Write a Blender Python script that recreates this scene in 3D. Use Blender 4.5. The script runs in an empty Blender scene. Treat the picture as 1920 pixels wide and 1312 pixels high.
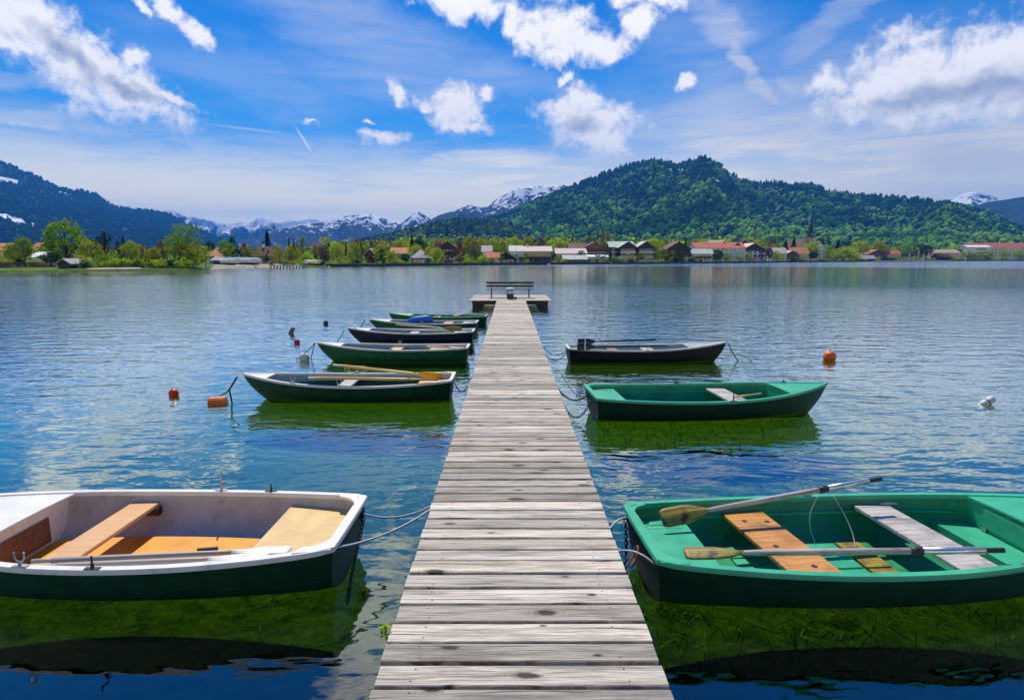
import bpy, math, random
import numpy as np
from mathutils import Vector, Matrix, Euler, noise as mnoise
R = math.radians
random.seed(7); rng = np.random.default_rng(7)
scene = bpy.context.scene
C = scene.collection

# ------------------------------------------------------------------ camera
F, CAMZ = 1150.0, 2.42                 # focal length in photo pixels, eye height above the lake
PITCH, YAW = math.atan(171 / F), R(.17)
cam_data = bpy.data.cameras.new('camera'); cam = bpy.data.objects.new('camera', cam_data); C.objects.link(cam)
cam_data.sensor_width = 36.0; cam_data.lens = 36.0 * F / 1920; cam_data.clip_start = .05; cam_data.clip_end = 40000
cam.location = (0, 0, CAMZ); cam.rotation_euler = (R(90) - PITCH, 0, -YAW)
scene.camera = cam

def ray(px, py):
    x, v = (px - 960) / F, (py - 656) / F
    a, b, c = x, math.cos(PITCH) - v * math.sin(PITCH), -math.sin(PITCH) - v * math.cos(PITCH)
    cy, sy = math.cos(YAW), math.sin(YAW)
    return Vector((cy * a + sy * b, -sy * a + cy * b, c))
def at(px, py, z=0.0):                 # photo pixel -> world point on the level z
    d = ray(px, py); return Vector((0, 0, CAMZ)) + d * ((z - CAMZ) / d.z)
def azel(px, py):
    d = ray(px, py).normalized(); return math.atan2(d.x, d.y), math.asin(d.z)
def height_at(px, py, rad):            # height seen at pixel (px,py) on a thing `rad` metres away
    d = ray(px, py); return CAMZ + d.z * rad / math.hypot(d.x, d.y)

# ------------------------------------------------------------------ render look, sun
scene.view_settings.view_transform = 'Standard'; scene.view_settings.look = 'None'
scene.view_settings.exposure = 0.2; scene.view_settings.gamma = 1.0
SUN_EL, SUN_AZ = R(57), R(-14)         # high, beyond the far shore, a little to the left
sd = bpy.data.lights.new('sun', 'SUN'); sd.energy = 4.8; sd.angle = R(.5); sd.color = (1.0, .93, .82)
sun = bpy.data.objects.new('sun', sd); C.objects.link(sun)
sv = Vector((math.sin(SUN_AZ) * math.cos(SUN_EL), math.cos(SUN_AZ) * math.cos(SUN_EL), math.sin(SUN_EL)))
sun.rotation_euler = sv.to_track_quat('Z', 'Y').to_euler()
cy = scene.cycles
cy.max_bounces = 8; cy.transparent_max_bounces = 12; cy.volume_bounces = 0; cy.sample_clamp_indirect = 4.0
cy.caustics_reflective = False; cy.caustics_refractive = False; cy.use_denoising = True

# ------------------------------------------------------------------ node helper
class N:
    def __init__(s, tree): s.t = tree; s.n = tree.nodes; s.l = tree.links
    def new(s, typ, **kw):
        nd = s.n.new(typ)
        for k, v in kw.items(): setattr(nd, k, v)
        return nd
    def put(s, sock, v):
        if v is None: return
        if isinstance(v, bpy.types.NodeSocket): s.l.new(v, sock)
        else:
            if isinstance(v, (tuple, list)) and sock.type == 'RGBA' and len(v) == 3: v = (*v, 1)
            sock.default_value = v
    def m(s, op, a, b=None, c=None, clamp=False):
        nd = s.new('ShaderNodeMath', operation=op, use_clamp=clamp)
        s.put(nd.inputs[0], a); s.put(nd.inputs[1], b)
        if c is not None: s.put(nd.inputs[2], c)
        return nd.outputs[0]
    def v(s, op, a, b=None, scale=None):
        nd = s.new('ShaderNodeVectorMath', operation=op)
        s.put(nd.inputs[0], a); s.put(nd.inputs[1], b)
        if scale is not None: s.put(nd.inputs['Scale'], scale)
        return nd.outputs['Value'] if op in ('LENGTH', 'DOT_PRODUCT') else nd.outputs[0]
    def mix(s, f, a, b, blend='MIX'):
        nd = s.new('ShaderNodeMix', data_type='RGBA', blend_type=blend)
        s.put(nd.inputs[0], f); s.put(nd.inputs[6], a); s.put(nd.inputs[7], b); return nd.outputs[2]
    def noise(s, vec, scale, detail=3, rough=.55, dist=0, col=False):
        nd = s.new('ShaderNodeTexNoise'); s.put(nd.inputs['Vector'], vec); nd.inputs['Scale'].default_value = scale
        nd.inputs['Detail'].default_value = detail; nd.inputs['Roughness'].default_value = rough; nd.inputs['Distortion'].default_value = dist
        return nd.outputs['Color' if col else 'Fac']
    def ss(s, x, a, b, lo=0., hi=1.):
        nd = s.new('ShaderNodeMapRange', interpolation_type='SMOOTHSTEP'); s.put(nd.inputs[0], x)
        nd.inputs[1].default_value = a; nd.inputs[2].default_value = b; nd.inputs[3].default_value = lo; nd.inputs[4].default_value = hi
        return nd.outputs[0]
    def mapping(s, vec, loc=(0, 0, 0), rot=(0, 0, 0), sc=(1, 1, 1), typ='POINT'):
        nd = s.new('ShaderNodeMapping', vector_type=typ); s.put(nd.inputs[0], vec)
        nd.inputs[1].default_value = loc; nd.inputs[2].default_value = rot; nd.inputs[3].default_value = sc; return nd.outputs[0]
    def xyz(s, x, y, z):
        nd = s.new('ShaderNodeCombineXYZ'); s.put(nd.inputs[0], x); s.put(nd.inputs[1], y); s.put(nd.inputs[2], z); return nd.outputs[0]
    def sep(s, v):
        nd = s.new('ShaderNodeSeparateXYZ'); s.put(nd.inputs[0], v); return nd.outputs

# ------------------------------------------------------------------ world: Nishita sky with this day's clouds
W = bpy.data.worlds.new('World'); scene.world = W; W.use_nodes = True; W.node_tree.nodes.clear()
k = N(W.node_tree)
sky = k.new('ShaderNodeTexSky', sky_type='NISHITA', sun_disc=False, sun_elevation=SUN_EL, sun_rotation=SUN_AZ)
sky.air_density = 1.0; sky.dust_density = .3; sky.ozone_density = 3.0; sky.altitude = 700
dirv = k.new('ShaderNodeTexCoord').outputs['Generated']
dx, dy, dz = k.sep(dirv)
az = k.m('ARCTAN2', dx, dy); el = k.m('ARCSINE', dz)
ae = k.xyz(az, el, 0)
w1 = k.v('SCALE', k.v('SUBTRACT', k.noise(ae, 9, 5, .6, col=True), (.5, .5, .5)), scale=.075)
w2 = k.v('SCALE', k.v('SUBTRACT', k.noise(ae, 38, 4, .65, col=True), (.5, .5, .5)), scale=.022)
aw = k.v('MULTIPLY', k.v('ADD', k.v('ADD', ae, w1), w2), (1, 1, 0))
PXA = 1 / F
def ell(vec, px, py, rx, ry, rot=0, el_only=None):
    a, e = azel(px, py) if el_only is None else el_only
    q = math.cos(e)
    m_ = k.mapping(vec, (a, e, 0), (0, 0, R(-rot)), (rx * PXA * 1.08, ry * PXA * 1.12, 1), 'TEXTURE')
    return k.m('SUBTRACT', 1.0, k.v('LENGTH', m_))
def union(lst):
    o = lst[0]
    for x in lst[1:]: o = k.m('SMOOTH_MAX', o, x, .12)
    return o
CUM = [(40,40,90,52,32),(150,115,115,50,33),(235,160,100,36,26),(318,186,48,13,22),(240,95,22,14,0),(30,85,34,16,20),
 (320,12,34,16,40),(362,55,34,13,45),(270,5,18,8,20),(862,0,85,22,0),
 (1060,62,90,44,5),(1000,52,48,25,10),(1140,72,50,28,0),(1203,40,32,26,0),(1040,98,44,22,0),(960,40,30,26,0),
 (1105,225,92,50,12),(1095,182,40,26,0),(1140,262,56,32,0),(1048,200,44,20,0),(1056,143,15,10,0),
 (850,206,52,40,0),(800,193,30,14,10),(903,188,18,14,0),(742,172,22,16,40),(862,232,54,16,0),
 (725,262,38,13,0),(697,232,10,5,30),(593,235,16,6,0),
 (1720,130,150,52,-6),(1860,118,150,56,0),(1640,150,80,34,-12),(1790,172,170,40,0),(1275,155,14,13,0),(1565,150,42,18,0)]
dens = union([ell(aw, *c) for c in CUM])
# clouds overhead and behind, which the lake mirrors
OVER = [((-.24,.56),175,72,62),((.02,.95),260,90,-15),((.75,.80),200,60,10),((-.9,.62),160,70,25),((.205,.37),62,20,10),((-1.1,.35),220,60,0),((1.2,.4),240,70,0)]
dens2 = union([ell(aw, 0, 0, rx, ry, ro, el_only=c) for c, rx, ry, ro in OVER])
generic = k.m('MULTIPLY_ADD', k.noise(k.mapping(dirv, (3.1, 1.7, 0)), 3.2, 5, .6), 5.0, -3.1)
back = k.ss(dy, .25, -.1)
dens = k.m('MAXIMUM', k.m('MAXIMUM', dens, dens2), k.m('MULTIPLY_ADD', back, k.m('ADD', generic, 2.0), -2.0))
fb = k.noise(ae, 26, 8, .66, .3)
fb_up = k.noise(k.v('ADD', ae, (-.004, .011, 0)), 26, 8, .66, .3)
alpha = k.ss(k.m('MULTIPLY_ADD', k.m('SUBTRACT', fb, .5), 2.1, dens), -.15, .66)
relief = k.m('MULTIPLY', k.m('SUBTRACT', fb, fb_up), 1.1)
belly = union([ell(aw, 1850, 160, 130, 26), ell(aw, 1760, 172, 100, 22), ell(aw, 1085, 235, 34, 20), ell(aw, 120, 90, 60, 14, 33), ell(aw, 240, 160, 60, 10, 28)])
belly = k.m('MULTIPLY', k.ss(belly, -.3, .9), k.m('MULTIPLY_ADD', fb, .7, .45))
bright = k.m('ADD', k.m('SUBTRACT', k.m('MULTIPLY_ADD', k.ss(k.m('MULTIPLY_ADD', k.m('SUBTRACT', fb, .5), 1.2, dens), -.1, .8), .22, .80), k.m('MULTIPLY', belly, 1.0)), relief, clamp=True)
ccol = k.mix(bright, (3.3, 3.7, 4.6), (12.2, 11.6, 10.9))
# high thin veil and streaks
SOFT = [(700,70,260,48,14,.42),(470,140,200,40,8,.30),(820,150,280,40,4,.40),(260,335,380,32,3,.75),(900,322,330,40,-3,.8),(620,395,420,36,0,.7),
 (1520,280,400,150,0,.85),(1800,300,380,120,0,.95),(1330,60,130,60,0,.34),(50,218,60,15,0,.8),(1360,45,70,34,20,.75),(1405,130,95,18,62,.85),(1440,210,60,16,75,.5),(1560,45,130,22,-28,.5),(60,140,130,14,0,.35),(1180,330,200,40,0,.6)]
sw = k.v('ADD', ae, k.v('SCALE', k.v('SUBTRACT', k.noise(k.mapping(ae, sc=(6, 16, 1)), 1.0, 5, .6, col=True), (.5, .5, .5)), scale=.11))
sw = k.v('MULTIPLY', sw, (1, 1, 0))
streak = k.noise(k.mapping(ae, rot=(0, 0, R(9)), sc=(4.5, 34, 1)), 1.0, 7, .68, .5)
vs = None
for px_, py_, rx_, ry_, ro_, a_ in SOFT:
    e_ = k.m('MULTIPLY', k.ss(ell(sw, px_, py_, rx_ * 1.25, ry_ * 1.3, ro_), 0., .75), a_)
    vs = e_ if vs is None else k.m('MAXIMUM', vs, e_)
hor = k.ss(k.m('MULTIPLY_ADD', k.m('SUBTRACT', streak, .5), .16, el), .215, .07, 0., 1.0)
veil = vs
veil = k.m('MULTIPLY', veil, k.m('MULTIPLY_ADD', k.ss(streak, .3, .68), .58, .52), clamp=True)
veil = k.m('MAXIMUM', veil, k.m('MULTIPLY', hor, k.m('MULTIPLY_ADD', k.ss(streak, .25, .6), .25, .74)))
tr = k.m('MAXIMUM', k.ss(ell(ae, 572, 266, 36, 3.0, 58), 0., .8), k.m('MULTIPLY', k.ss(ell(ae, 470, 243, 100, 3.2, 3), 0., .9), .5))
veil = k.m('MAXIMUM', veil, k.m('MULTIPLY', tr, .75))
right = k.ss(az, .1, .7)
vcol = k.mix(right, (7.6, 7.8, 8.3), (6.9, 6.8, 6.9))
tint = k.mix(1.0, sky.outputs[0], k.mix(k.ss(el, .12, .42), (.21, .82, 1.24), (.02, .54, 1.14)), 'MULTIPLY')
SKYN = dict(tint=tint)
glow = k.ss(el, .24, .03)
vcol = k.mix(k.m('MULTIPLY', glow, k.m('MULTIPLY_ADD', right, -.40, 1.0)), vcol, (28.5, 23.8, 11.6))
col = k.mix(veil, tint, vcol)
lowgrey = k.m('MULTIPLY', k.ss(ell(sw, 1830, 300, 140, 30), 0., .8), k.ss(streak, .35, .65))
col = k.mix(k.m('MULTIPLY', lowgrey, .45), col, (4.0, 4.5, 6.3))
col = k.mix(alpha, col, ccol)
bg = k.new('ShaderNodeBackground'); k.put(bg.inputs[0], col); bg.inputs[1].default_value = .095
k.l.new(bg.outputs[0], k.new('ShaderNodeOutputWorld').inputs[0])
W.cycles.sampling_method = 'MANUAL'; W.cycles.sample_map_resolution = 512

# ------------------------------------------------------------------ material helpers
def mat(name):
    m = bpy.data.materials.new(name); m.use_nodes = True; m.node_tree.nodes.clear(); return m, N(m.node_tree)
def finish(n, shader, disp=None):
    o = n.new('ShaderNodeOutputMaterial'); n.l.new(shader, o.inputs[0])
def principled(n, col, rough=.5, normal=None, metal=0, spec=.5, coat=0):
    p = n.new('ShaderNodeBsdfPrincipled'); n.put(p.inputs['Base Color'], col); n.put(p.inputs['Roughness'], rough)
    p.inputs['Metallic'].default_value = metal; p.inputs['Specular IOR Level'].default_value = spec; p.inputs['Coat Weight'].default_value = coat
    if normal is not None: n.put(p.inputs['Normal'], normal)
    return p.outputs[0]
def bump(n, h, strength=.3, dist=.01):
    b = n.new('ShaderNodeBump'); b.inputs['Strength'].default_value = strength; b.inputs['Distance'].default_value = dist; n.put(b.inputs['Height'], h); return b.outputs[0]
_cache = {}
def paint(name, c, rough=.45, var=.25, scale=6, metal=0, spec=.5, coat=0, grime=0., gcol=(.05, .045, .03), wl=False):
    if name in _cache: return _cache[name]
    m, n = mat(name); oc = n.new('ShaderNodeTexCoord').outputs['Object']
    f = n.noise(oc, scale, 5, .6)
    col = n.mix(n.ss(f, .3, .7), tuple(x * (1 - var) for x in c), tuple(min(1, x * (1 + var)) for x in c))
    if wl:
        z_ = n.sep(oc)[2]; wn = n.noise(n.mapping(oc, sc=(3, 3, 1)), 3, 5, .65)
        sc = n.m('MULTIPLY', n.ss(n.noise(n.mapping(oc, sc=(2.0, 2.0, 60)), 1.3, 5, .7), .59, .67), .75); col = n.mix(sc, col, tuple(min(1, x * 2.2 + .03) for x in c))
        col = n.mix(n.m('MULTIPLY', n.ss(n.m('MULTIPLY_ADD', wn, .07, z_), .085, .045), .8), col, (.045, .055, .03))
    if grime:
        g = n.m('MULTIPLY', n.ss(n.noise(n.mapping(oc, sc=(1.5, 1.5, .7)), 7, 8, .72, .6), .52, .74), grime)
        col = n.mix(g, col, gcol)
    h = n.noise(oc, scale * 9, 3)
    finish(n, principled(n, col, n.m('MULTIPLY_ADD', f, .25, rough - .1), bump(n, h, .15, .004), metal, spec, coat)); _cache[name] = m; return m
def wood(name, a, b, axis=0, scale=1., rough=.6, dark=.5, coat=0):
    if name in _cache: return _cache[name]
    m, n = mat(name); oc = n.new('ShaderNodeTexCoord').outputs['Object']
    sc = [26 * scale] * 3; sc[axis] = 1.6 * scale
    g = n.noise(n.mapping(oc, sc=tuple(sc)), 1.0, 6, .65, .8); g2 = n.noise(oc, 5 * scale, 4)
    col = n.mix(n.ss(g, .25, .75), a, b)
    col = n.mix(n.m('MULTIPLY', n.ss(g2, .5, .75), dark), col, tuple(x * .45 for x in a))
    finish(n, principled(n, col, rough, bump(n, g, .3, .004), coat=coat)); _cache[name] = m; return m

def foliage(name, a, b, trans=.45, patch=False):
    if name in _cache: return _cache[name]
    m, n = mat(name)
    isl = n.new('ShaderNodeNewGeometry').outputs['Random Per Island']; oi = n.new('ShaderNodeObjectInfo').outputs['Random']
    if patch:
        ps = n.new('ShaderNodeNewGeometry').outputs['Position']; isl = n.m('MULTIPLY', isl, n.ss(n.noise(ps, .0055, 5, .6), .38, .60, .08, 1.45))
    col = n.mix(isl, a, b)
    hs = n.new('ShaderNodeHueSaturation'); n.put(hs.inputs['Hue'], n.m('MULTIPLY_ADD', oi, .035, .4825)); n.put(hs.inputs['Value'], n.m('MULTIPLY_ADD', oi, .4, .8)); n.put(hs.inputs['Color'], col)
    d = n.new('ShaderNodeBsdfDiffuse'); t = n.new('ShaderNodeBsdfTranslucent'); n.put(d.inputs[0], hs.outputs[0]); n.put(t.inputs[0], hs.outputs[0])
    mx = n.new('ShaderNodeMixShader'); mx.inputs[0].default_value = trans; n.l.new(d.outputs[0], mx.inputs[1]); n.l.new(t.outputs[0], mx.inputs[2])
    finish(n, mx.outputs[0]); _cache[name] = m; return m

# ------------------------------------------------------------------ mesh helpers
def link_mesh(name, verts, faces, m=None, parent=None, smooth=False, data=None):
    me = data
    if me is None:
        me = bpy.data.meshes.new(name); me.from_pydata([tuple(v) for v in verts], [], faces); me.update()
        if smooth: me.polygons.foreach_set('use_smooth', [True] * len(me.polygons))
        for mm in (m if isinstance(m, (list, tuple)) else [m]):
            if mm: me.materials.append(mm)
    o = bpy.data.objects.new(name, me); C.objects.link(o)
    if parent is not None: o.parent = parent
    return o
class MB:
    def __init__(s): s.v = []; s.f = []
    def add(s, vs, fs):
        b = len(s.v); s.v += [tuple(v) for v in vs]; s.f += [tuple(i + b for i in f) for f in fs]; return s
    def box(s, x0, x1, y0, y1, z0, z1, M=None):
        vs = [Vector((x, y, z)) for x in (x0, x1) for y in (y0, y1) for z in (z0, z1)]
        if M is not None: vs = [M @ v for v in vs]
        return s.add(vs, [(0, 1, 3, 2), (4, 6, 7, 5), (0, 4, 5, 1), (2, 3, 7, 6), (0, 2, 6, 4), (1, 5, 7, 3)])
    def cbox(s, x0, x1, y0, y1, z0, z1, c=.006, M=None):          # box with chamfered long top edges and ends
        pts = []
        prof = [(y0, z0), (y1, z0), (y1, z1 - c), (y1 - c, z1), (y0 + c, z1), (y0, z1 - c)]
        for x in (x0, x1): pts += [Vector((x, y, z)) for y, z in prof]
        if M is not None: pts = [M @ v for v in pts]
        n = len(prof); fs = [tuple(reversed(range(n))), tuple(range(n, 2 * n))] + [(i, (i + 1) % n, (i + 1) % n + n, i + n) for i in range(n)]
        return s.add(pts, fs)
    def tube(s, pts, rad, seg=8, closed=False, cap=True):
        pts = [Vector(p) for p in pts]; n = len(pts)
        rad = rad if isinstance(rad, (list, tuple)) else [rad] * n
        rings = []
        up0 = None
        for i, p in enumerate(pts):
            a = pts[(i - 1) % n] if (i > 0 or closed) else p; b = pts[(i + 1) % n] if (i < n - 1 or closed) else p
            t = (b - a)
            t = t.normalized() if t.length > 1e-9 else Vector((0, 0, 1))
            if up0 is None: up0 = Vector((0, 0, 1)) if abs(t.z) < .9 else Vector((1, 0, 0))
            u = (up0 - t * up0.dot(t)).normalized(); w = t.cross(u); up0 = u
            rings.append([p + (u * math.cos(2 * math.pi * j / seg) + w * math.sin(2 * math.pi * j / seg)) * rad[i] for j in range(seg)])
        vs = [v for r in rings for v in r]; fs = []
        for i in range(n if closed else n - 1):
            a, b = i * seg, ((i + 1) % n) * seg
            fs += [(a + j, a + (j + 1) % seg, b + (j + 1) % seg, b + j) for j in range(seg)]
        if cap and not closed: fs += [tuple(reversed(range(seg))), tuple(range((n - 1) * seg, n * seg))]
        return s.add(vs, fs)
    def lathe(s, prof, seg=20, M=None):
        vs = []
        for r, z in prof: vs += [Vector((r * math.cos(2 * math.pi * j / seg), r * math.sin(2 * math.pi * j / seg), z)) for j in range(seg)]
        if M is not None: vs = [M @ v for v in vs]
        n = len(prof)
        fs = [(i * seg + j, i * seg + (j + 1) % seg, (i + 1) * seg + (j + 1) % seg, (i + 1) * seg + j) for i in range(n - 1) for j in range(seg)]
        fs += [tuple(reversed(range(seg))), tuple(range((n - 1) * seg, n * seg))]
        return s.add(vs, fs)
    def prism(s, poly, x0, x1, M=None):                            # polygon in (y,z) extruded along x
        n = len(poly); vs = [Vector((x, y, z)) for x in (x0, x1) for y, z in poly]
        if M is not None: vs = [M @ v for v in vs]
        return s.add(vs, [tuple(reversed(range(n))), tuple(range(n, 2 * n))] + [(i, (i + 1) % n, (i + 1) % n + n, i + n) for i in range(n)])
    def build(s, name, m, parent=None, smooth=False): return link_mesh(name, s.v, s.f, m, parent, smooth)
def tag(o, label=None, cat=None, group=None, kind=None):
    if label: o['label'] = label
    if cat: o['category'] = cat
    if group: o['group'] = group
    if kind: o['kind'] = kind
    return o
def thing(name, label, cat, loc=(0, 0, 0), rz=0, group=None):
    o = bpy.data.objects.new(name, None); o.empty_display_size = .2; C.objects.link(o)
    o.location = loc; o.rotation_euler = (0, 0, rz); return tag(o, label, cat, group)
def smooth_auto(o, ang=35):
    me = o.data; me.polygons.foreach_set('use_smooth', [True] * len(me.polygons))
    try: me.set_sharp_from_angle(angle=R(ang))
    except Exception: pass
    return o
# ------------------------------------------------------------------ the shoreline (photo pixels on the water level) and the ground
SHORE_PX = [(-900,512),(-300,512),(0,511),(100,509.5),(230,508),(340,507.5),(380,506.5),(395,503.5),(480,501.5),(560,501),(700,499.5),(850,498),
            (1000,496.5),(1200,495),(1400,493),(1520,491.5),(1640,490.6),(1900,489.2),(2200,488.8),(2900,488.6)]
SH = []
for q in SHORE_PX:
    p = at(*q); SH.append((math.atan2(p.x, p.y), math.hypot(p.x, p.y)))
SH_A = np.array([a for a, r in SH]); SH_R = np.array([r for a, r in SH])
def shore(a): return float(np.interp(a, SH_A, SH_R))
def gz(off): return .55 + min(max(off, 0) * .012, 9)
def on_shore(px, off):                     # a spot on land, `off` metres behind the waterline, in the direction of photo column px
    a, _ = azel(px, 480); r = shore(a) + off
    return Vector((r * math.sin(a), r * math.cos(a), gz(off))), r

# water: clear lake over a weedy bed; mirror and see-through shares follow the angle of view
m, n = mat('lake_water')
pos = n.new('ShaderNodeNewGeometry').outputs['Position']
def wave_h(v):
    d = n.v('ADD', v, n.v('SCALE', n.v('SUBTRACT', n.noise(v, .35, 2, .5, col=True), (.5, .5, .5)), scale=.9))
    a = n.noise(n.mapping(d, rot=(0, 0, R(7)), sc=(.75, 1.9, 1)), 1.0, 2, .5)
    b = n.noise(n.mapping(d, rot=(0, 0, R(-9)), sc=(2.4, 5.2, 1)), 1.0, 2, .5)
    c = n.noise(n.mapping(d, sc=(8.0, 14.0, 1)), 1.0, 1, .5)
    return n.m('ADD', n.m('ADD', n.m('MULTIPLY', a, .042), n.m('MULTIPLY', b, .020)), n.m('MULTIPLY', c, .0026))
EPS = .02
h0 = wave_h(pos); hx = wave_h(n.v('ADD', pos, (EPS, 0, 0))); hy = wave_h(n.v('ADD', pos, (0, EPS, 0)))
px_, py_, pz_ = n.sep(pos)
dist = n.v('LENGTH', pos)
patch = n.noise(n.mapping(pos, sc=(.012, .035, 1)), 1.0, 3, .55)
ang = n.m('DIVIDE', px_, n.m('MAXIMUM', py_, 1.0))
lee = n.m('MULTIPLY', n.m('MULTIPLY', n.ss(dist, 38, 75), n.ss(dist, 215, 185)), n.ss(n.m('ADD', ang, n.m('MULTIPLY_ADD', patch, .5, -.25)), -.28, .12))
lee2 = n.m('MULTIPLY', n.ss(dist, 95, 120), n.ss(ang, -.42, -.5))
amp = n.m('ADD', n.ss(dist, 4, 16, .55, 1.1), n.ss(dist, 185, 215, 0, 2.2))
amp = n.m('MULTIPLY', amp, n.m('MULTIPLY_ADD', n.ss(patch, .35, .65), .5, .7))
amp = n.m('MULTIPLY', amp, n.m('SUBTRACT', 1.0, n.m('MULTIPLY', n.m('MAXIMUM', lee, lee2), .88)))
calm = n.m('SUBTRACT', 1.0, n.m('MULTIPLY', n.ss(dist, 105, 150), .0))
amp = n.m('MULTIPLY', amp, calm)
nx = n.m('MULTIPLY', n.m('DIVIDE', n.m('SUBTRACT', h0, hx), EPS), amp); ny = n.m('MULTIPLY', n.m('DIVIDE', n.m('SUBTRACT', h0, hy), EPS), amp)
nrm = n.v('NORMALIZE', n.xyz(nx, ny, 1.0))
fr = n.new('ShaderNodeFresnel'); fr.inputs[0].default_value = 1.38; n.put(fr.inputs[1], nrm)
fr0 = n.new('ShaderNodeFresnel'); fr0.inputs[0].default_value = 1.38
fav = n.m('MULTIPLY_ADD', fr.outputs[0], .4, n.m('MULTIPLY', fr0.outputs[0], .6))
fac = n.m('MULTIPLY_ADD', n.m('DIVIDE', n.m('MULTIPLY', fav, 2.9), n.m('MULTIPLY_ADD', fav, 1.0, 1.0)), .98, .05, clamp=True)
tb = n.new('ShaderNodeBsdfTransparent'); tb.inputs[0].default_value = (.66, .86, .80, 1)
gl = n.new('ShaderNodeBsdfGlossy'); gl.inputs[0].default_value = (.94, 1.0, .95, 1); n.put(gl.inputs[1], n.ss(dist, 6, 60, .02, .10)); n.put(gl.inputs['Normal'], nrm)
mx = n.new('ShaderNodeMixShader'); n.put(mx.inputs[0], fac); n.l.new(tb.outputs[0], mx.inputs[1]); n.l.new(gl.outputs[0], mx.inputs[2])
finish(n, mx.outputs[0]); WATER = m
tag(link_mesh('water', [(-4000, -150, 0), (4000, -150, 0), (4000, 3500, 0), (-4000, 3500, 0)], [(0, 1, 2, 3)], WATER), kind='structure')

m, n = mat('weedy_lake_bed'); pos = n.new('ShaderNodeNewGeometry').outputs['Position']
a = n.noise(n.mapping(pos, sc=(1, 1.4, 1)), 2.2, 8, .72, 1.6); b = n.noise(pos, 9, 5, .7, 1.5)
col = n.mix(n.ss(a, .38, .64), (.003, .008, .001), (.026, .050, .003)); col = n.mix(n.m('MULTIPLY', n.ss(b, .5, .7), .5), col, (.050, .085, .007))
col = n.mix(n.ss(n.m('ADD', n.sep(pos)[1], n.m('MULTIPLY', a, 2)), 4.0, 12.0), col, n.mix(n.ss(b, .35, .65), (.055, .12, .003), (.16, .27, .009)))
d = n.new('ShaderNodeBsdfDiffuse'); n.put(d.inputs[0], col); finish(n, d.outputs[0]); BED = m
bv, bf = [], []
ys = [-150, -20, 0, 8, 16, 30, 60, 120, 3500]; zs = [-1.3, -.9, -.72, -.62, -.56, -.7, -3, -6, -9]
xs = np.concatenate([[-4000], np.linspace(-40, 40, 41), [4000]])
for y, z in zip(ys, zs):
    for x in xs: bv.append((x, y, z + (.07 * mnoise.noise(Vector((x * .4, y * .4, 0))) if abs(x) < 50 and y < 60 else 0)))
nx_ = len(xs)
bf = [(j * nx_ + i, j * nx_ + i + 1, (j + 1) * nx_ + i + 1, (j + 1) * nx_ + i) for j in range(len(ys) - 1) for i in range(nx_ - 1)]
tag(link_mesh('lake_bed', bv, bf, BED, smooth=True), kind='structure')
# water weeds on the bed near the jetty
wv, wf = [], []
for i in range(9000):
    x = random.uniform(.9, 9) if random.random() < .9 else random.uniform(-9, -.9); y = random.uniform(1.2, 13); 
    h = random.uniform(.05, .22); a = random.uniform(0, 6.28); w = random.uniform(.003, .009)
    ca, sa = math.cos(a), math.sin(a); b0 = len(wv); lean = random.uniform(.2, 1.0); z0 = -.72 + .10 * y / 8
    for j in range(4):
        u = j / 3; rr = lean * h * u * u * 1.6; ww = w * (1 - .7 * u)
        cx, cy_ = x + ca * rr, y + sa * rr; zz = z0 + h * u * (1 - .2 * u)
        wv += [(cx - sa * ww, cy_ + ca * ww, zz), (cx + sa * ww, cy_ - ca * ww, zz)]
    wf += [(b0 + 2 * j, b0 + 2 * j + 1, b0 + 2 * j + 3, b0 + 2 * j + 2) for j in range(3)]
tag(link_mesh('water_weeds', wv, wf, foliage('weed_green', (.05, .10, .006), (.20, .27, .015), .55)), kind='stuff')

# land: one sheet from the waterline to beyond the mountains
m, n = mat('meadow'); pos = n.new('ShaderNodeNewGeometry').outputs['Position']
g = n.noise(pos, .6, 6, .65); g2 = n.noise(pos, .02, 3)
col = n.mix(n.ss(g, .3, .7), (.055, .11, .012), (.13, .20, .03)); col = n.mix(n.m('MULTIPLY', n.ss(g2, .45, .7), .6), col, (.05, .09, .02))
finish(n, principled(n, col, .9, spec=.1)); MEADOW = m
azs = np.linspace(SH_A[0], SH_A[-1], 260); offs = [-.8, 0, .5, 6, 30, 80, 200, 500, 1200, 3000, 12000]
tv = []
for j, o in enumerate(offs):
    for a in azs:
        wob = 1.2 * mnoise.noise(Vector((a * 60, 0, 0))) if j < 4 else 0
        r = shore(a) + o + wob
        tv.append((r * math.sin(a), r * math.cos(a), -.9 if j == 0 else (.12 if j == 1 else gz(o) - (.15 if j == 2 else 0))))
na = len(azs)
tag(link_mesh('terrain', tv, [(j * na + i, j * na + i + 1, (j + 1) * na + i + 1, (j + 1) * na + i) for j in range(len(offs) - 1) for i in range(na - 1)], MEADOW, smooth=True), kind='structure')
def ribbon(name, px0, px1, o0, o1, z0, z1, m_, step=6, thick=.35):
    vs = []; pxs = np.arange(px0, px1 + .1, step)
    for px in pxs:
        a, _ = azel(px, 480)
        prof = ((-.78, -.5), (-.70, -.05), (0, .20), (.5, .47), (o1, gz(o1) + .08)) if name == 'beach' and o1 > 5 else ((.2, -.5), (.25, .30), (1.2, .52), (o1, gz(o1) + .06)) if name == 'beach' else ((o0, -1.0), (o0, z0), (o1, z1), (o1, z1 - thick))
        for o, z in prof:
            ez = min(1, (px - px0) / 14, (px1 - px) / 14) if name == 'beach' else 1; z -= (1 - ez) * .5
            r = shore(a) + o + (1.2 * mnoise.noise(Vector((a * 60, 0, 0))) if name == 'beach' else 0); vs.append((r * math.sin(a), r * math.cos(a), z))
    K = len(prof); fs = [(K * i + j, K * (i + 1) + j, K * (i + 1) + j + 1, K * i + j + 1) for i in range(len(pxs) - 1) for j in range(K - 1)]
    return link_mesh(name, vs, fs, m_)
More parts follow.
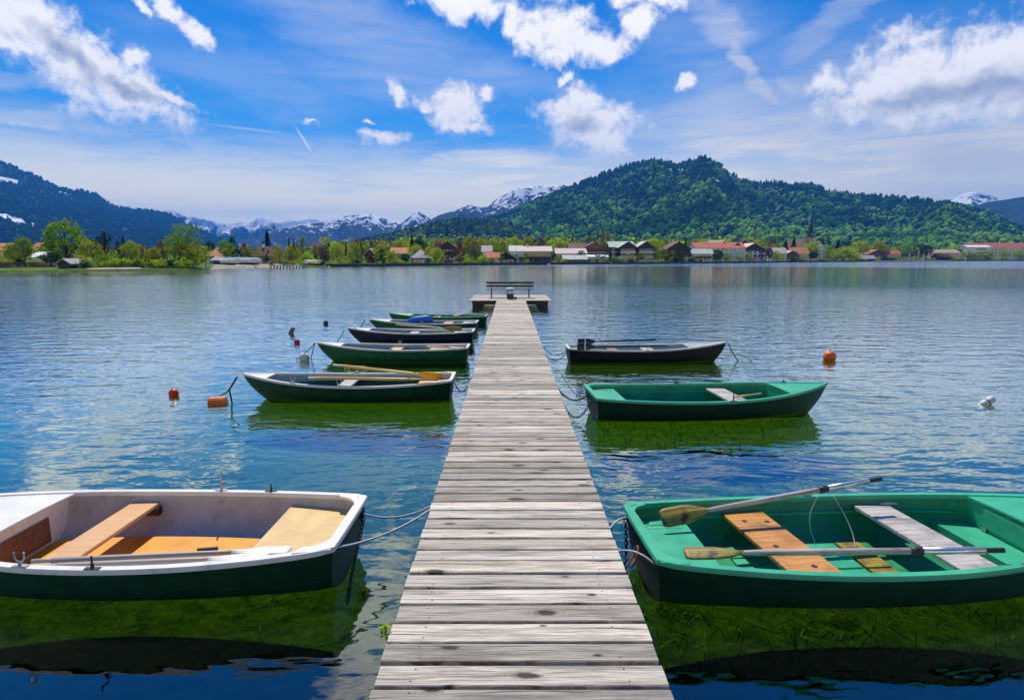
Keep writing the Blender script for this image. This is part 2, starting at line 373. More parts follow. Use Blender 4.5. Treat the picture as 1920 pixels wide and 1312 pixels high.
SAND = paint('lakeside_gravel', (.40, .32, .255), .9, .25, 2)
STONE = paint('dark_quay_stone', (.06, .058, .062), .85, .4, 1.5); QUAY_TOP = paint('pale_quay_path', (.42, .40, .38), .8, .2, 1)
tag(ribbon('beach', 383, 575, -.6, 14, .45, .98, SAND), kind='structure')
tag(ribbon('beach', 150, 274, -.6, 2.6, .42, .76, SAND), kind='structure')
tag(ribbon('lake_wall', 612, 1640, -2.0, -.9, .90, .91, STONE), 'long dark stone quay wall along the far shore in front of the village', 'quay wall')
tag(ribbon('path', 612, 1640, -.85, 3.0, .86, .90, MEADOW), kind='structure')
tag(ribbon('lake_wall', 1640, 2050, -1.6, -.5, .95, .96, STONE), 'low dark wall along the far right shore below the red-roofed long hotel', 'quay wall')
tag(ribbon('breakwater', 1636, 1790, -130, -126, .8, .9, QUAY_TOP), 'thin pale breakwater lying low on the water at the right shore', 'breakwater')

# ------------------------------------------------------------------ mountains
def ridge_fn(prof, rad):
    A = np.array([azel(x, y)[0] for x, y in prof]); Z = np.array([height_at(x, y, rad) for x, y in prof])
    return A, Z
def mountain(name, prof, r_ridge, r_foot, r_back, m_, seed, rough=.10, drop=0, na=260, nr=46, power=1.15, gully=5.0, jag=0.):
    A, Z = ridge_fn(prof, r_ridge); az_ = np.linspace(A[0], A[-1], na); ridge = np.interp(az_, A, Z) - drop
    us = np.concatenate([np.linspace(0, 1, nr), [1.12, 1.35, 1.8]]); vs = []
    hmax = ridge.max()
    hf = {}
    for j, u in enumerate(us):
        for i, a in enumerate(az_):
            zr = ridge[i]
            rid = abs(mnoise.fractal(Vector((a * r_ridge / 420 * gully / 5, u * .9 + seed, seed)), 1.0, 2.1, 5))
            nz = mnoise.fractal(Vector((a * r_ridge / 150, u * 4, seed + 5)), .9, 2.1, 5)
            w = math.sin(math.pi * min(u, 1)) if u < 1 else 0
            if u <= 1:
                r = r_foot + (r_ridge - r_foot) * u + w * r_ridge * .03 * rid
                z = 2 + max(zr, 2) * (u ** power) * (1 + w * rough * (nz * 1.0 - rid * 1.6)) + jag * nz * u
            else:
                r = r_ridge + (r_back - r_ridge) * (u - 1) / .8; z = zr * (1 - .9 * ((u - 1) / .8)) + (jag * nz if u < 1.2 else 0)
            vs.append((r * math.sin(a), r * math.cos(a), z))
    n_ = len(az_)
    fs = [(j * n_ + i, j * n_ + i + 1, (j + 1) * n_ + i + 1, (j + 1) * n_ + i) for j in range(len(us) - 1) for i in range(n_ - 1)]
    o = tag(link_mesh(name, vs, fs, m_, smooth=True), kind='structure')
    return np.array(vs).reshape(len(us), n_, 3), us, az_
def rock_mat(name, base, base2, snow_lo=None, snow_amt=.5, streak=(1, 1, .25), sc=.01):
    m, n = mat(name); pos = n.new('ShaderNodeNewGeometry').outputs['Position']; z = n.sep(pos)[2]
    f = n.noise(pos, sc * 2.5, 8, .7); col = n.mix(n.ss(f, .35, .65), base, base2)
    if snow_lo:
        g = n.noise(n.mapping(pos, sc=streak), sc, 7, .68, .4)
        e = n.m('MULTIPLY_ADD', n.ss(z, snow_lo[0], snow_lo[1]), .19, n.m('MULTIPLY', g, 1.0))
        s = n.ss(e, 1.0 - snow_amt, 1.03 - snow_amt); col = n.mix(s, col, (.86, .88, .92))
    h = n.noise(pos, sc * 4, 7, .7)
    finish(n, principled(n, col, .9, bump(n, h, 1.0, 12), spec=.1)); return m
FOREST_FLOOR = rock_mat('forest_floor', (.008, .022, .012), (.02, .045, .018))
BLUE_SLOPE = rock_mat('distant_forest_slope', (.006, .018, .014), (.02, .05, .026), (500, 900), .13, (1, 1, .5), .006)
SNOW_FAR = rock_mat('snowy_range', (.012, .022, .035), (.05, .07, .09), (150, 420), .43, (1, 1, .6), .005)
ROCK_MID = rock_mat('rocky_mountain', (.006, .016, .020), (.03, .05, .055), (120, 330), .36, (1.8, 1.8, .16), .011)
SNOW_SLOPE = rock_mat('snow_slope', (.008, .018, .022), (.03, .05, .05), (230, 430), .36, (1.7, 1.7, .22), .012)
BIG = [(640,470),(690,452),(730,444),(780,434),(850,424),(900,414),(950,398),(1000,376),(1060,352),(1120,328),(1180,305),(1230,298),(1270,304),(1300,297),(1322,292),(1350,306),(1368,320),(1388,333),(1420,341),(1450,339),(1520,344),(1560,358),(1620,365),(1700,369),(1780,378),(1850,396),(1900,420),(1960,438),(2060,455),(2200,468)]
G_BIG = mountain('hills', BIG, 2600, 1050, 4200, FOREST_FLOOR, 1.3, .30, drop=9, na=320)
FRONT = [(640,468),(680,450),(720,442),(770,429),(820,415),(870,410),(920,411),(960,420),(1010,440),(1060,462),(1090,474)]
G_FR = mountain('hills', FRONT, 1750, 900, 2300, FOREST_FLOOR, 4.1, .10, drop=9, na=120)
LEFT = [(-420,250),(-300,262),(-150,275),(-40,290),(0,300),(40,318),(75,332),(110,352),(155,358),(180,363),(215,386),(250,391),(290,394),(320,401),(350,419),(380,433),(430,450),(470,460),(520,472)]
G_L = mountain('hills', LEFT, 5200, 2200, 6000, BLUE_SLOPE, 7.7, .14, drop=8, na=260)
mountain('hills', [(150,420),(240,390),(290,393),(330,397),(345,402),(362,404),(380,411),(400,416),(425,419),(445,418),(470,416),(490,409),(503,413),(520,419),(545,414),(575,411),(600,414),(640,420),(700,440)], 6600, 5700, 8000, SNOW_FAR, 2.2, .30, na=300, gully=12, jag=26)
mountain('hills', [(400,462),(440,450),(480,447),(520,432),(560,424),(600,418),(650,404),(670,402),(692,402),(715,408),(750,418),(780,432),(830,455)], 4900, 3600, 6000, ROCK_MID, 9.4, .24, na=220, gully=10, jag=12)
mountain('hills', [(690,455),(735,432),(752,421),(762,411),(770,403),(783,395),(795,400),(808,410),(840,430),(880,452)], 4700, 3700, 5300, ROCK_MID, 3.4, .2, na=120, gully=9, jag=14)
mountain('hills', [(740,460),(780,428),(812,411),(835,400),(860,393),(885,384),(905,389),(930,376),(968,356),(1010,350),(1066,348),(1100,360),(1180,400),(1250,440)], 4200, 3100, 5200, SNOW_SLOPE, 5.5, .18, na=200, gully=9, jag=8)
mountain('hills', [(1720,420),(1760,392),(1792,372),(1812,364),(1832,358),(1848,363),(1866,367),(1885,378),(1930,400)], 5600, 4800, 7000, SNOW_FAR, 6.6, .24, na=120, gully=10, jag=14)
mountain('hills', [(1760,420),(1810,392),(1850,380),(1880,376),(1910,371),(1980,362),(2100,352),(2300,360),(2500,380)], 4600, 3300, 6500, BLUE_SLOPE, 8.8, .12, na=140)

# forest on the hills: many small uneven crowns, one mass per hill
import bmesh
_b = bmesh.new(); bmesh.ops.create_icosphere(_b, subdivisions=1, radius=1.0); ICO_V = np.array([v.co[:] for v in _b.verts]); ICO_F = np.array([[v.index for v in f.verts] for f in _b.faces]); _b.free()
def lump(seed):
    d = np.array([1 + .55 * mnoise.fractal(Vector(v) * 1.7 + Vector((seed * 9., 0, 0)), 1, 2, 3) for v in ICO_V]); V = ICO_V * d[:, None]
    V[:, 2] = V[:, 2] * .85 + .55; return V
LUMPS = [lump(s) for s in range(6)]
def spruce(seed):
    vs, fs = [], []; r_ = random.Random(seed); S = 7
    for t in range(4):
        z0 = .05 + t * .24; rad = .34 * (1 - t * .22)
        b = len(vs); vs += [(rad * math.cos(6.283 * j / S + t) * r_.uniform(.75, 1.2), rad * math.sin(6.283 * j / S + t) * r_.uniform(.75, 1.2), z0 + r_.uniform(-.03, .03)) for j in range(S)] + [(0, 0, min(1, z0 + .42))]
        fs += [(b + j, b + (j + 1) % S, b + S) for j in range(S)]
    return np.array(vs), np.array(fs)
SPR = [spruce(s) for s in range(3)]
def spot(grid, px, py):
    V, us, az_ = grid; a, e = azel(px, py); i = int(np.argmin(abs(az_ - a))); nu = int((us <= 1.0001).sum())
    el_ = np.arctan2(V[:nu, i, 2] - CAMZ, np.hypot(V[:nu, i, 0], V[:nu, i, 1])); return V[int(np.argmin(abs(el_ - e))), i]
def snow_spots(base_mat, name, grid, spots):
    m = base_mat.copy(); m.name = name; n = N(m.node_tree); p = [x for x in m.node_tree.nodes if x.type == 'BSDF_PRINCIPLED'][0]
    pos = n.new('ShaderNodeNewGeometry').outputs['Position']; wob = n.v('SCALE', n.v('SUBTRACT', n.noise(pos, .02, 5, .7, col=True), (.5, .5, .5)), scale=150); q = n.v('ADD', pos, wob); f = None
    for px, py, rad, tall in spots:
        c = spot(grid, px, py); d = n.m('SUBTRACT', 1.0, n.v('LENGTH', n.v('DIVIDE', n.v('SUBTRACT', q, tuple(float(x) for x in c)), (rad, rad * 2.5, rad * tall))))
        f = d if f is None else n.m('MAXIMUM', f, d)
    src = p.inputs['Base Color'].links[0].from_socket; n.put(p.inputs['Base Color'], n.mix(n.ss(f, 0, .12), src, (.85, .87, .9)))
    pts = [(np.array(spot(grid, px, py)), rad, tall) for px, py, rad, tall in spots]
    return m, (lambda P, u: all((((P - c) / np.array([rad, rad * 2.5, rad * tall])) ** 2).sum() > 1.0 for c, rad, tall in pts))
def forest(name, grid, count, size, mats, seed, umin=.02, conif=lambda u: .3, keep=lambda p, u: True):
    V, us, az_ = grid; r_ = np.random.default_rng(seed); vs, fs, mi = [], [], []; off = 0; made = 0; tries = 0
    nu = int((us <= 1.0001).sum())
    while made < count and tries < count * 4:
        tries += 1
        u = umin + (1 - umin) * r_.random() ** .85; i = r_.random() * (len(az_) - 2); j = u * (nu - 1.001)
        i0, j0 = int(i), int(j); fi, fj = i - i0, j - j0
        p = (V[j0, i0] * (1 - fi) + V[j0, i0 + 1] * fi) * (1 - fj) + (V[j0 + 1, i0] * (1 - fi) + V[j0 + 1, i0 + 1] * fi) * fj
        if not keep(p, u): continue
        s = size * r_.uniform(.65, 1.35)
        cl = mnoise.noise(Vector((p[0] / 120, p[1] / 120, 3.3))) * .5
        if r_.random() < conif(u) + cl:
            v, f = SPR[r_.integers(3)]; v = v * np.array([s * .95, s * .95, s * .95]); c = 1
        else:
            v = LUMPS[r_.integers(6)]; f = ICO_F; a = r_.random() * 6.28; ca, sa = math.cos(a), math.sin(a)
            v = np.stack([v[:, 0] * ca - v[:, 1] * sa, v[:, 0] * sa + v[:, 1] * ca, v[:, 2]], 1) * np.array([s * .48, s * .48, s * .56 * r_.uniform(.8, 1.25)]); c = 0
        vs.append(v + p); fs.append(f + off); off += len(v); mi.append(np.full(len(f), c)); made += 1
    Vv = np.concatenate(vs).astype(np.float32); Ff = np.concatenate(fs).astype(np.int32); M_ = np.concatenate(mi).astype(np.int32)
    me = bpy.data.meshes.new(name); me.vertices.add(len(Vv)); me.vertices.foreach_set('co', Vv.ravel())
    me.loops.add(Ff.size); me.loops.foreach_set('vertex_index', Ff.ravel()); me.polygons.add(len(Ff))
    me.polygons.foreach_set('loop_start', np.arange(0, Ff.size, 3, dtype=np.int32))
    for mm in mats: me.materials.append(mm)
    me.polygons.foreach_set('material_index', M_); me.update(calc_edges=True)
    return tag(link_mesh(name, None, None, data=me), kind='stuff')
FF_BIG, KEEP_BIG = snow_spots(FOREST_FLOOR, 'forest_floor_with_snow', G_BIG, [(1270,322,20,1.6),(1257,318,10,1.3),(1361,318,26,1.0),(1372,330,18,.8),(1340,342,16,1.0)])
FF_L, KEEP_L = snow_spots(BLUE_SLOPE, 'blue_slope_with_snow', G_L, [(2,335,55,1.1),(8,405,40,.5),(24,414,45,.5),(44,424,36,.5),(122,362,30,.5),(92,440,20,.8),(150,396,24,.4)])
hl = [o for o in C.objects if o.name.startswith('hills')]; hl[0].data.materials[0] = FF_BIG; hl[2].data.materials[0] = FF_L
BROAD = foliage('beech_crowns', (.024, .080, .022), (.20, .34, .055), .34, patch=True); CON = foliage('spruce_needles', (.006, .022, .012), (.018, .048, .022), .12)
BROAD2 = foliage('bluish_beech_crowns', (.008, .03, .018), (.03, .075, .03), .2)
forest('forest', G_BIG, 26000, 14.5, [BROAD, CON], 3, .0, lambda u: .14 + .50 * min(1, max(0, (u - .4) / .45)), KEEP_BIG)
forest('forest', G_FR, 4200, 13.5, [BROAD, CON], 4, .0, lambda u: .42)
forest('forest', G_L, 14000, 19, [BROAD2, CON], 5, .0, lambda u: .72, KEEP_L)
# ------------------------------------------------------------------ the jetty
DECK_Z, JX, JW = .42, .05, .70
m, n = mat('weathered_planks')
oc = n.new('ShaderNodeTexCoord').outputs['Object']; isl = n.new('ShaderNodeNewGeometry').outputs['Random Per Island']
sh = n.v('ADD', oc, n.xyz(n.m('MULTIPLY', isl, 57.0), n.m('MULTIPLY', isl, 3.0), n.m('MULTIPLY', isl, 31.0)))
warp = n.v('SCALE', n.v('SUBTRACT', n.noise(n.mapping(sh, sc=(2.2, 7, 1)), 1.0, 3, .5, col=True), (.5, .5, .5)), scale=.045)
wv_ = n.v('ADD', sh, n.v('MULTIPLY', warp, (.2, 1, 0)))
# knots: sparse cells whose rings bend the grain
vor = n.new('ShaderNodeTexVoronoi', feature='F1', voronoi_dimensions='2D'); n.put(vor.inputs['Vector'], n.mapping(wv_, sc=(2.6, 6.5, .001))); vor.inputs['Scale'].default_value = 1.0
kd = vor.outputs['Distance']; kr = n.sep(vor.outputs['Color'])[0]; kg = n.sep(vor.outputs['Color'])[1]; has = n.m('GREATER_THAN', kr, .74)
kd = n.m('DIVIDE', n.m('MULTIPLY_ADD', n.m('SUBTRACT', n.noise(n.mapping(sh, sc=(14, 34, 1)), 1.0, 3, .6), .5), .16, kd), n.m('MULTIPLY_ADD', kg, 1.1, .35))
knot = n.m('MULTIPLY', n.ss(kd, .17, .08), has); ring = n.m('MULTIPLY', n.m('MULTIPLY', n.ss(kd, .34, .12), has), n.m('MULTIPLY_ADD', n.m('SINE', n.m('MULTIPLY', kd, 90.0)), .5, .5))
g1 = n.noise(n.mapping(wv_, sc=(2.6, 105, 1)), 1.0, 7, .66); g2 = n.noise(n.mapping(wv_, sc=(6, 210, 1)), 1.0, 5, .7); g3 = n.noise(n.mapping(sh, sc=(1.1, 8, 1)), 1.0, 6, .7)
col = n.mix(n.ss(g1, .32, .62), (.33, .28, .225), (.80, .715, .595))
col = n.mix(n.m('MULTIPLY', n.ss(g2, .50, .64), .55), col, (.86, .785, .665))
col = n.mix(n.m('MULTIPLY', n.ss(n.m('ADD', g3, n.m('MULTIPLY', g2, .35)), .64, .80), .45), col, (.055, .045, .038))
crack = n.m('MULTIPLY', n.ss(n.noise(n.mapping(wv_, sc=(.8, 75, 1)), 1.0, 4, .6), .63, .66), .8); col = n.mix(crack, col, (.03, .025, .022))
fine = n.m('MULTIPLY', n.ss(n.noise(n.mapping(wv_, sc=(1.6, 190, 1)), 1.0, 4, .6), .54, .64), .6); col = n.mix(fine, col, (.10, .08, .065))
tone = n.m('MULTIPLY_ADD', n.m('POWER', isl, 1.2), .66, .52); tone2 = n.new('ShaderNodeTexWhiteNoise', noise_dimensions='1D'); n.put(tone2.inputs['W'], n.m('MULTIPLY', isl, 977.0))
warmth = n.mix(tone2.outputs['Value'], (1.0, .955, .90), (.97, .99, 1.02))
col = n.mix(1.0, n.mix(1.0, col, n.xyz(tone, tone, tone), 'MULTIPLY'), warmth, 'MULTIPLY')
col = n.mix(n.m('MULTIPLY', ring, .5), col, (.10, .075, .055)); col = n.mix(n.m('MULTIPLY', knot, .9), col, (.035, .024, .018))
hh = n.m('SUBTRACT', n.m('ADD', n.m('MULTIPLY', g1, .6), n.m('MULTIPLY', g2, .4)), n.m('ADD', n.m('MULTIPLY', crack, .9), n.m('MULTIPLY', knot, .3)))
finish(n, principled(n, col, .82, bump(n, hh, .55, .006), spec=.25)); PLANK = m
DARKWOOD = wood('wet_dark_timber', (.030, .024, .020), (.075, .06, .05), 1, .5, .7)
pier = thing('jetty', 'long weathered grey plank jetty leading straight out over the lake', 'jetty', (JX, 0, 0))
b = MB(); nails = MB(); y = .35; i = 0; END = 29.6
while y < END:
    w = random.choice([.136, .142, .148, .154, .162]); g = random.choice([.015, .018, .020, .024, .030])
    M = Matrix.Translation((random.uniform(-.004, .004), y + w / 2, DECK_Z - .036 + random.uniform(-.0025, .0025))) @ Matrix.Rotation(random.gauss(0, .0022), 4, 'Z') @ Matrix.Rotation(random.gauss(0, .006), 4, 'X')
    b.cbox(-JW + random.uniform(-.004, .004), JW + random.uniform(-.004, .004), -w / 2, w / 2, 0, .036, .005, M)
    for sx in (-.52, .52):
        for sy in (-.3, .3):
            if random.random() < .7: nails.lathe([(.0045, 0), (.0045, .0018)], 6, M @ Matrix.Translation((sx + random.uniform(-.012, .012), w * sy, .036)))
    y += w + g
b.build('deck', PLANK, pier); tag(nails.build('nail_heads', paint('rusty_nail', (.06, .035, .022), .7, .3, 30), pier), kind='stuff')
for sx in (-.52, .52): MB().box(sx - .06, sx + .06, .4, END, DECK_Z - .20, DECK_Z - .039).build('stringer', DARKWOOD, pier)
for yy in np.arange(2.0, 29, 3.4):
    for sx in (-.5, .5):
        b = MB().lathe([(.07, -1.5), (.07, DECK_Z - .21), (.066, DECK_Z - .2)], 12, Matrix.Translation((sx, yy, 0))); b.build('pile', DARKWOOD, pier, True)
# platform at the far end
plat = thing('platform', 'square plank platform on dark beams at the far end of the jetty', 'platform', (JX - .05, 29.62, 0))
PW, PD = 1.98, 4.6
b = MB(); y = 0.0
while y < PD:
    w = random.uniform(.15, .17); M = Matrix.Translation((0, y + w / 2, DECK_Z - .02 + random.uniform(-.002, .002)))
    b.cbox(-PW + random.uniform(-.02, .02), PW + random.uniform(-.02, .02), -w / 2, w / 2, 0, .036, .005, M); y += w + .008
b.build('deck', PLANK, plat)
for yy in (.15, 2.2, 4.3): MB().box(-PW + .14, PW - .14, yy, yy + .12, DECK_Z - .20, DECK_Z - .024).build('beam', DARKWOOD, plat)
for sx in (-1, 1):
    b = MB()
    b.box(sx * 1.62 - .24, sx * 1.62 + .24, .3, 4.2, -.25, .02)
    b.build('float', paint('grey_concrete_float', (.10, .10, .105), .8, .3, 3), plat)
    for yy in (.35, 4.0):
        MB().box(sx * 1.75 - .09, sx * 1.75 + .09, yy - .09, yy + .09, .024, DECK_Z - .204).build('post', DARKWOOD, plat)
# bench facing the lake
be = thing('bench', 'dark slatted bench with backrest standing on the end platform', 'bench', (JX - .05, 31.3, DECK_Z + .018))
BW = wood('dark_bench_wood', (.022, .018, .03), (.05, .04, .05), 0, .6, .5); BI = paint('dark_bench_iron', (.012, .012, .02), .5)
b = MB()
for j in range(4): b.cbox(-1.2, 1.2, .06 + j * .115, .06 + j * .115 + .1, .42, .455, .008)
b.build('seat', BW, be)
b = MB()
for z in (.56, .73): b.cbox(-1.2, 1.2, -.02, .015, z, z + .11, .006, Matrix.Rotation(R(6), 4, 'X'))
b.build('backrest', BW, be)
for sx in (-.96, .96):
    b = MB(); b.box(sx - .025, sx + .025, -.02, .03, 0, .42); b.box(sx - .025, sx + .025, .42, .47, 0, .42); b.box(sx - .024, sx + .024, .03, .42, .36, .415); b.build('leg', BI, be)
    MB().tube([(sx, .03, .40), (sx, -.045, .82)], .02, 6).build('back_support', BI, be)
MB().tube([(0, .0, .42), (0, -.07, .82)], .014, 6).build('back_support', BI, be)
tb_ = thing('litter_bin', 'small dark litter bin with pale lid in front of the bench', 'litter bin', (JX - .05, 30.55, DECK_Z + .018))
b = MB(); b.lathe([(.15, 0), (.17, .02), (.185, .24), (.185, .25), (.15, .245)], 16)
for j in range(6):
    a = j * math.pi / 3; b.box(-.012, .012, -.012, .012, .24, .43, Matrix.Translation((.165 * math.cos(a), .165 * math.sin(a), 0)) @ Matrix.Rotation(a, 4, 'Z'))
b.lathe([(.18, .42), (.19, .43), (.19, .46), (.18, .462)], 16); b.build('body', BI, tb_)
MB().lathe([(.20, .463), (.215, .475), (.215, .52), (.12, .56), (.02, .57)], 16).build('lid', paint('pale_bin_lid', (.55, .52, .54), .5), tb_, True)
MB().box(.19, .33, -.1, .1, 0, .10).build('foot', BI, tb_)
# leafy sprig at the jetty edge
lv, lf = [], []
for j in range(9): lv += [(.004 * math.sin(j) - .002, .01 * math.sin(j * 1.3), j * .013), (.004 * math.sin(j) + .002, .01 * math.sin(j * 1.3) + .003, j * .013)]
lf = [(2 * j, 2 * j + 1, 2 * j + 3, 2 * j + 2) for j in range(8)]
for j in range(40):                                                  # every leaf grows out of a stem point
    st_ = random.randrange(1, 9) * 2; c = Vector(lv[st_]); a = random.uniform(0, 6.28); s_ = random.uniform(.022, .045)
    u = Vector((math.cos(a), math.sin(a), random.uniform(-.4, .6))) * s_; w_ = Vector((-math.sin(a), math.cos(a), random.uniform(-.3, .4))) * s_ * .28
    q = len(lv); lv += [tuple(c + u * .5 + w_), tuple(c + u), tuple(c + u * .5 - w_)]; lf.append((st_, q, q + 1, q + 2))
sp = link_mesh('sprig', lv, lf, foliage('fresh_sprig', (.22, .38, .02), (.42, .58, .05), .4)); pp = at(727, 1196, DECK_Z - .05); sp.location = (JX - JW - .03, pp.y, DECK_Z - .07)
tag(sp, 'small bright green sprig growing out at the left edge of the jetty', 'plant')

# ------------------------------------------------------------------ rowing boats
GREEN = paint('dark_green_hull_paint', (.004, .040, .018), .4, .22, 5, spec=.3, grime=.4, wl=True, gcol=(.02, .03, .02))
GREEN2 = paint('bottle_green_hull_paint', (.008, .095, .040), .42, .25, 5, spec=.3, wl=True, grime=.4, gcol=(.02, .03, .02))
NAVY = paint('navy_hull_paint', (.010, .009, .045), .42, .25, 5, spec=.3, wl=True); BLACKH = paint('black_hull_paint', (.008, .007, .009), .42, .25, 5, spec=.3, wl=True)
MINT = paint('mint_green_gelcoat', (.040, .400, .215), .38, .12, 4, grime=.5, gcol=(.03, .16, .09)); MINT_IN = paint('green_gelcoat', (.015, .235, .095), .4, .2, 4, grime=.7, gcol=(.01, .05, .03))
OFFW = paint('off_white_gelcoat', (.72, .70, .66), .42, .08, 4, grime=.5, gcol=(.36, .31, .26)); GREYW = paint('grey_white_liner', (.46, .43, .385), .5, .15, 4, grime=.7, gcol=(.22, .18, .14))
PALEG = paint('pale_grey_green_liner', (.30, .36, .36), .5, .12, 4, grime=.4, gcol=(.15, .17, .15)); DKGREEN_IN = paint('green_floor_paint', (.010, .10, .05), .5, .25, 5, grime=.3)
ORANGE_W = wood('varnished_orange_plank', (.36, .13, .02), (.70, .34, .075), 1, 1, .45, .6); SALMON_W = wood('salmon_seat_plank', (.64, .34, .13), (.76, .45, .20), 1, 1, .4, .12)
TAN_PLY = paint('tan_plywood', (.66, .44, .17), .5, .12, 5, grime=.25, gcol=(.40, .24, .09)); ORANGE_FLOOR = paint('orange_floor_board', (.72, .30, .015), .5, .16, 4, grime=.3, gcol=(.3, .13, .02))
BROWN_PLY = paint('brown_plywood', (.17, .075, .035), .55, .3, 6, grime=.5, gcol=(.05, .02, .01)); GREY_W = wood('weathered_grey_seat', (.25, .225, .205), (.60, .56, .52), 1, 1, .7, .6)
STEEL = paint('galvanised_steel', (.42, .42, .43), .35, .2, 20, metal=.9); RUST = paint('dark_fitting', (.02, .02, .022), .5, .3, 30)
ROPE_W = paint('pale_rope', (.52, .52, .50), .8, .2, 60); ROPE_D = paint('dark_rope', (.03, .035, .045), .8, .3, 60); CHAIN_M = paint('old_chain_steel', (.06, .055, .055), .45, .4, 40, metal=.7)

def two_tone(name, lo, hi, zc):
    m, n = mat(name); oc = n.new('ShaderNodeTexCoord').outputs['Object']; f = n.noise(oc, 5, 5, .6)
    z = n.m('MULTIPLY_ADD', n.m('SUBTRACT', f, .5), .02, n.sep(oc)[2]); col = n.mix(n.ss(z, zc - .006, zc + .006), lo, hi)
    col = n.mix(n.m('MULTIPLY', n.ss(f, .5, .75), .4), col, (.04, .06, .045)); finish(n, principled(n, col, .5)); return m
TT_GREEN = two_tone('green_and_pale_liner', (.006, .070, .035), (.34, .40, .40), .235); TT_NAVY = two_tone('navy_and_pale_liner', (.012, .014, .06), (.36, .38, .42), .25)
class Boat:
    def __init__(s, label, stern, bow, B, hull, rim, liner, ts=.76, zs=.40, zm=.36, zb=.50, floor=.05, rake=.085, group=None, rimw=.05, floor_mat=None):
        s.L = math.hypot(bow[0] - stern[0], bow[1] - stern[1]); s.B = B; s.ts = ts; s.zs, s.zm, s.zb = zs, zm, zb; s.fl = floor; s.rk = rake; s.th = .028; s.rimw = rimw
        s.o = thing('rowing_boat', label, 'rowing boat', (stern[0], stern[1], 0), math.atan2(bow[1] - stern[1], bow[0] - stern[0]), group)
        s.rim = rim; s.liner = liner; NT, NQ = 40, 14
        cols = [(-1, j / NQ) for j in range(NQ)] + [(0, 1.0)] + [(1, j / NQ) for j in range(NQ - 1, -1, -1)]
        nc = len(cols)
        vs = [s.out(i / NT, q, sd_) for i in range(NT + 1) for sd_, q in cols]
        fs = [(i * nc + j, (i + 1) * nc + j, (i + 1) * nc + j + 1, i * nc + j + 1) for i in range(NT) for j in range(nc - 1)]
        fs.append(tuple(range(nc)))
        smooth_auto(link_mesh('hull', vs, fs, hull, s.o), 40)
        vs = [s.inn(.012 + .975 * i / NT, q, sd_) for i in range(NT + 1) for sd_, q in cols]
        fs = [(i * nc + j, i * nc + j + 1, (i + 1) * nc + j + 1, (i + 1) * nc + j) for i in range(NT) for j in range(nc - 1)]
        fs.append(tuple(reversed(range(nc))))
        smooth_auto(link_mesh('inner_liner', vs, fs, liner, s.o), 50)
        s.gunwale()
        MB().tube([s.out(t, .97, 0) + Vector((0, 0, -.012)) for t in np.linspace(.05, .97, 20)], .018, 6).build('keel', hull, s.o, True)
    def hb(s, t):
        if t < .42: f = 1 - (1 - s.ts) * ((.42 - t) / .42) ** 2
        else: u = (t - .42) / .58; f = max(0.0, 1 - u ** 2.35)
        if t < .035: f *= 1 - .07 * (1 - t / .035) ** 2
        return s.B / 2 * f
    def sh(s, t): return s.zm + ((s.zs - s.zm) * ((.42 - t) / .42) ** 2 if t < .42 else (s.zb - s.zm) * ((t - .42) / .58) ** 2)
    def pt(s, t, q, sd_, b, zk):
        zg = s.sh(t); z = zg + (zk - zg) * q; y = sd_ * b * max(0, 1 - .17 * q - .83 * q ** 6.5)
        u = max(0, (t - .62) / .38); x = s.L * t - s.rk * s.L * (q ** 1.5) * u * u + .05 * q * max(0, 1 - t) ** 8
        return Vector((x, y, z))
    def out(s, t, q, sd_): return s.pt(t, q, sd_, s.hb(t), -.055)
    def inn(s, t, q, sd_):
        p = s.pt(t, q, sd_, max(0, s.hb(t) - s.th), -.055 + s.th); p.z = max(p.z, s.fl); return p
    def width(s, t, z):                                       # inner half width on level z
        zg = s.sh(t); q = min(1, max(0, (zg - z) / (zg + .055 - s.th))); return s.inn(t, q, 1).y
    def gunwale(s):
        NT = 44; path = []
        for i in range(NT + 1): t = (i / NT); path.append((s.L * t, -s.hb(t), s.sh(t), s.rimw))
        for i in range(NT - 1, -1, -1): t = (i / NT); path.append((s.L * t, s.hb(t), s.sh(t), s.rimw))
        hs = s.hb(0); path += [(0, hs * .5, s.sh(0), s.rimw * 1.3), (0, 0, s.sh(0), s.rimw * 1.3), (0, -hs * .5, s.sh(0), s.rimw * 1.3)]
        P = [Vector(p[:2]) for p in path]; n_ = len(P); vs = []; prof = [(-.35, -.022), (-.35, .006), (-.28, .014), (.58, .014), (.65, .006), (.65, -.022)]
        for i in range(n_):
            a, c = (P[i] - P[i - 1]).normalized(), (P[(i + 1) % n_] - P[i]).normalized()
            t = (a + c); t = t.normalized() if t.length > 1e-6 else a
            nr = Vector((-t.y, t.x)); sc_ = 1 / max(.62, math.sqrt(max(0, (1 + a.dot(c)) / 2)))
            for o, z in prof: q = P[i] + nr * o * path[i][3] * sc_; vs.append((q.x, q.y, path[i][2] + z))
        k_ = len(prof)
        fs = [(i * k_ + j, ((i + 1) % n_) * k_ + j, ((i + 1) % n_) * k_ + (j + 1) % k_, i * k_ + (j + 1) % k_) for i in range(n_) for j in range(k_)]
        smooth_auto(link_mesh('gunwale', vs, fs, s.rim, s.o), 50)
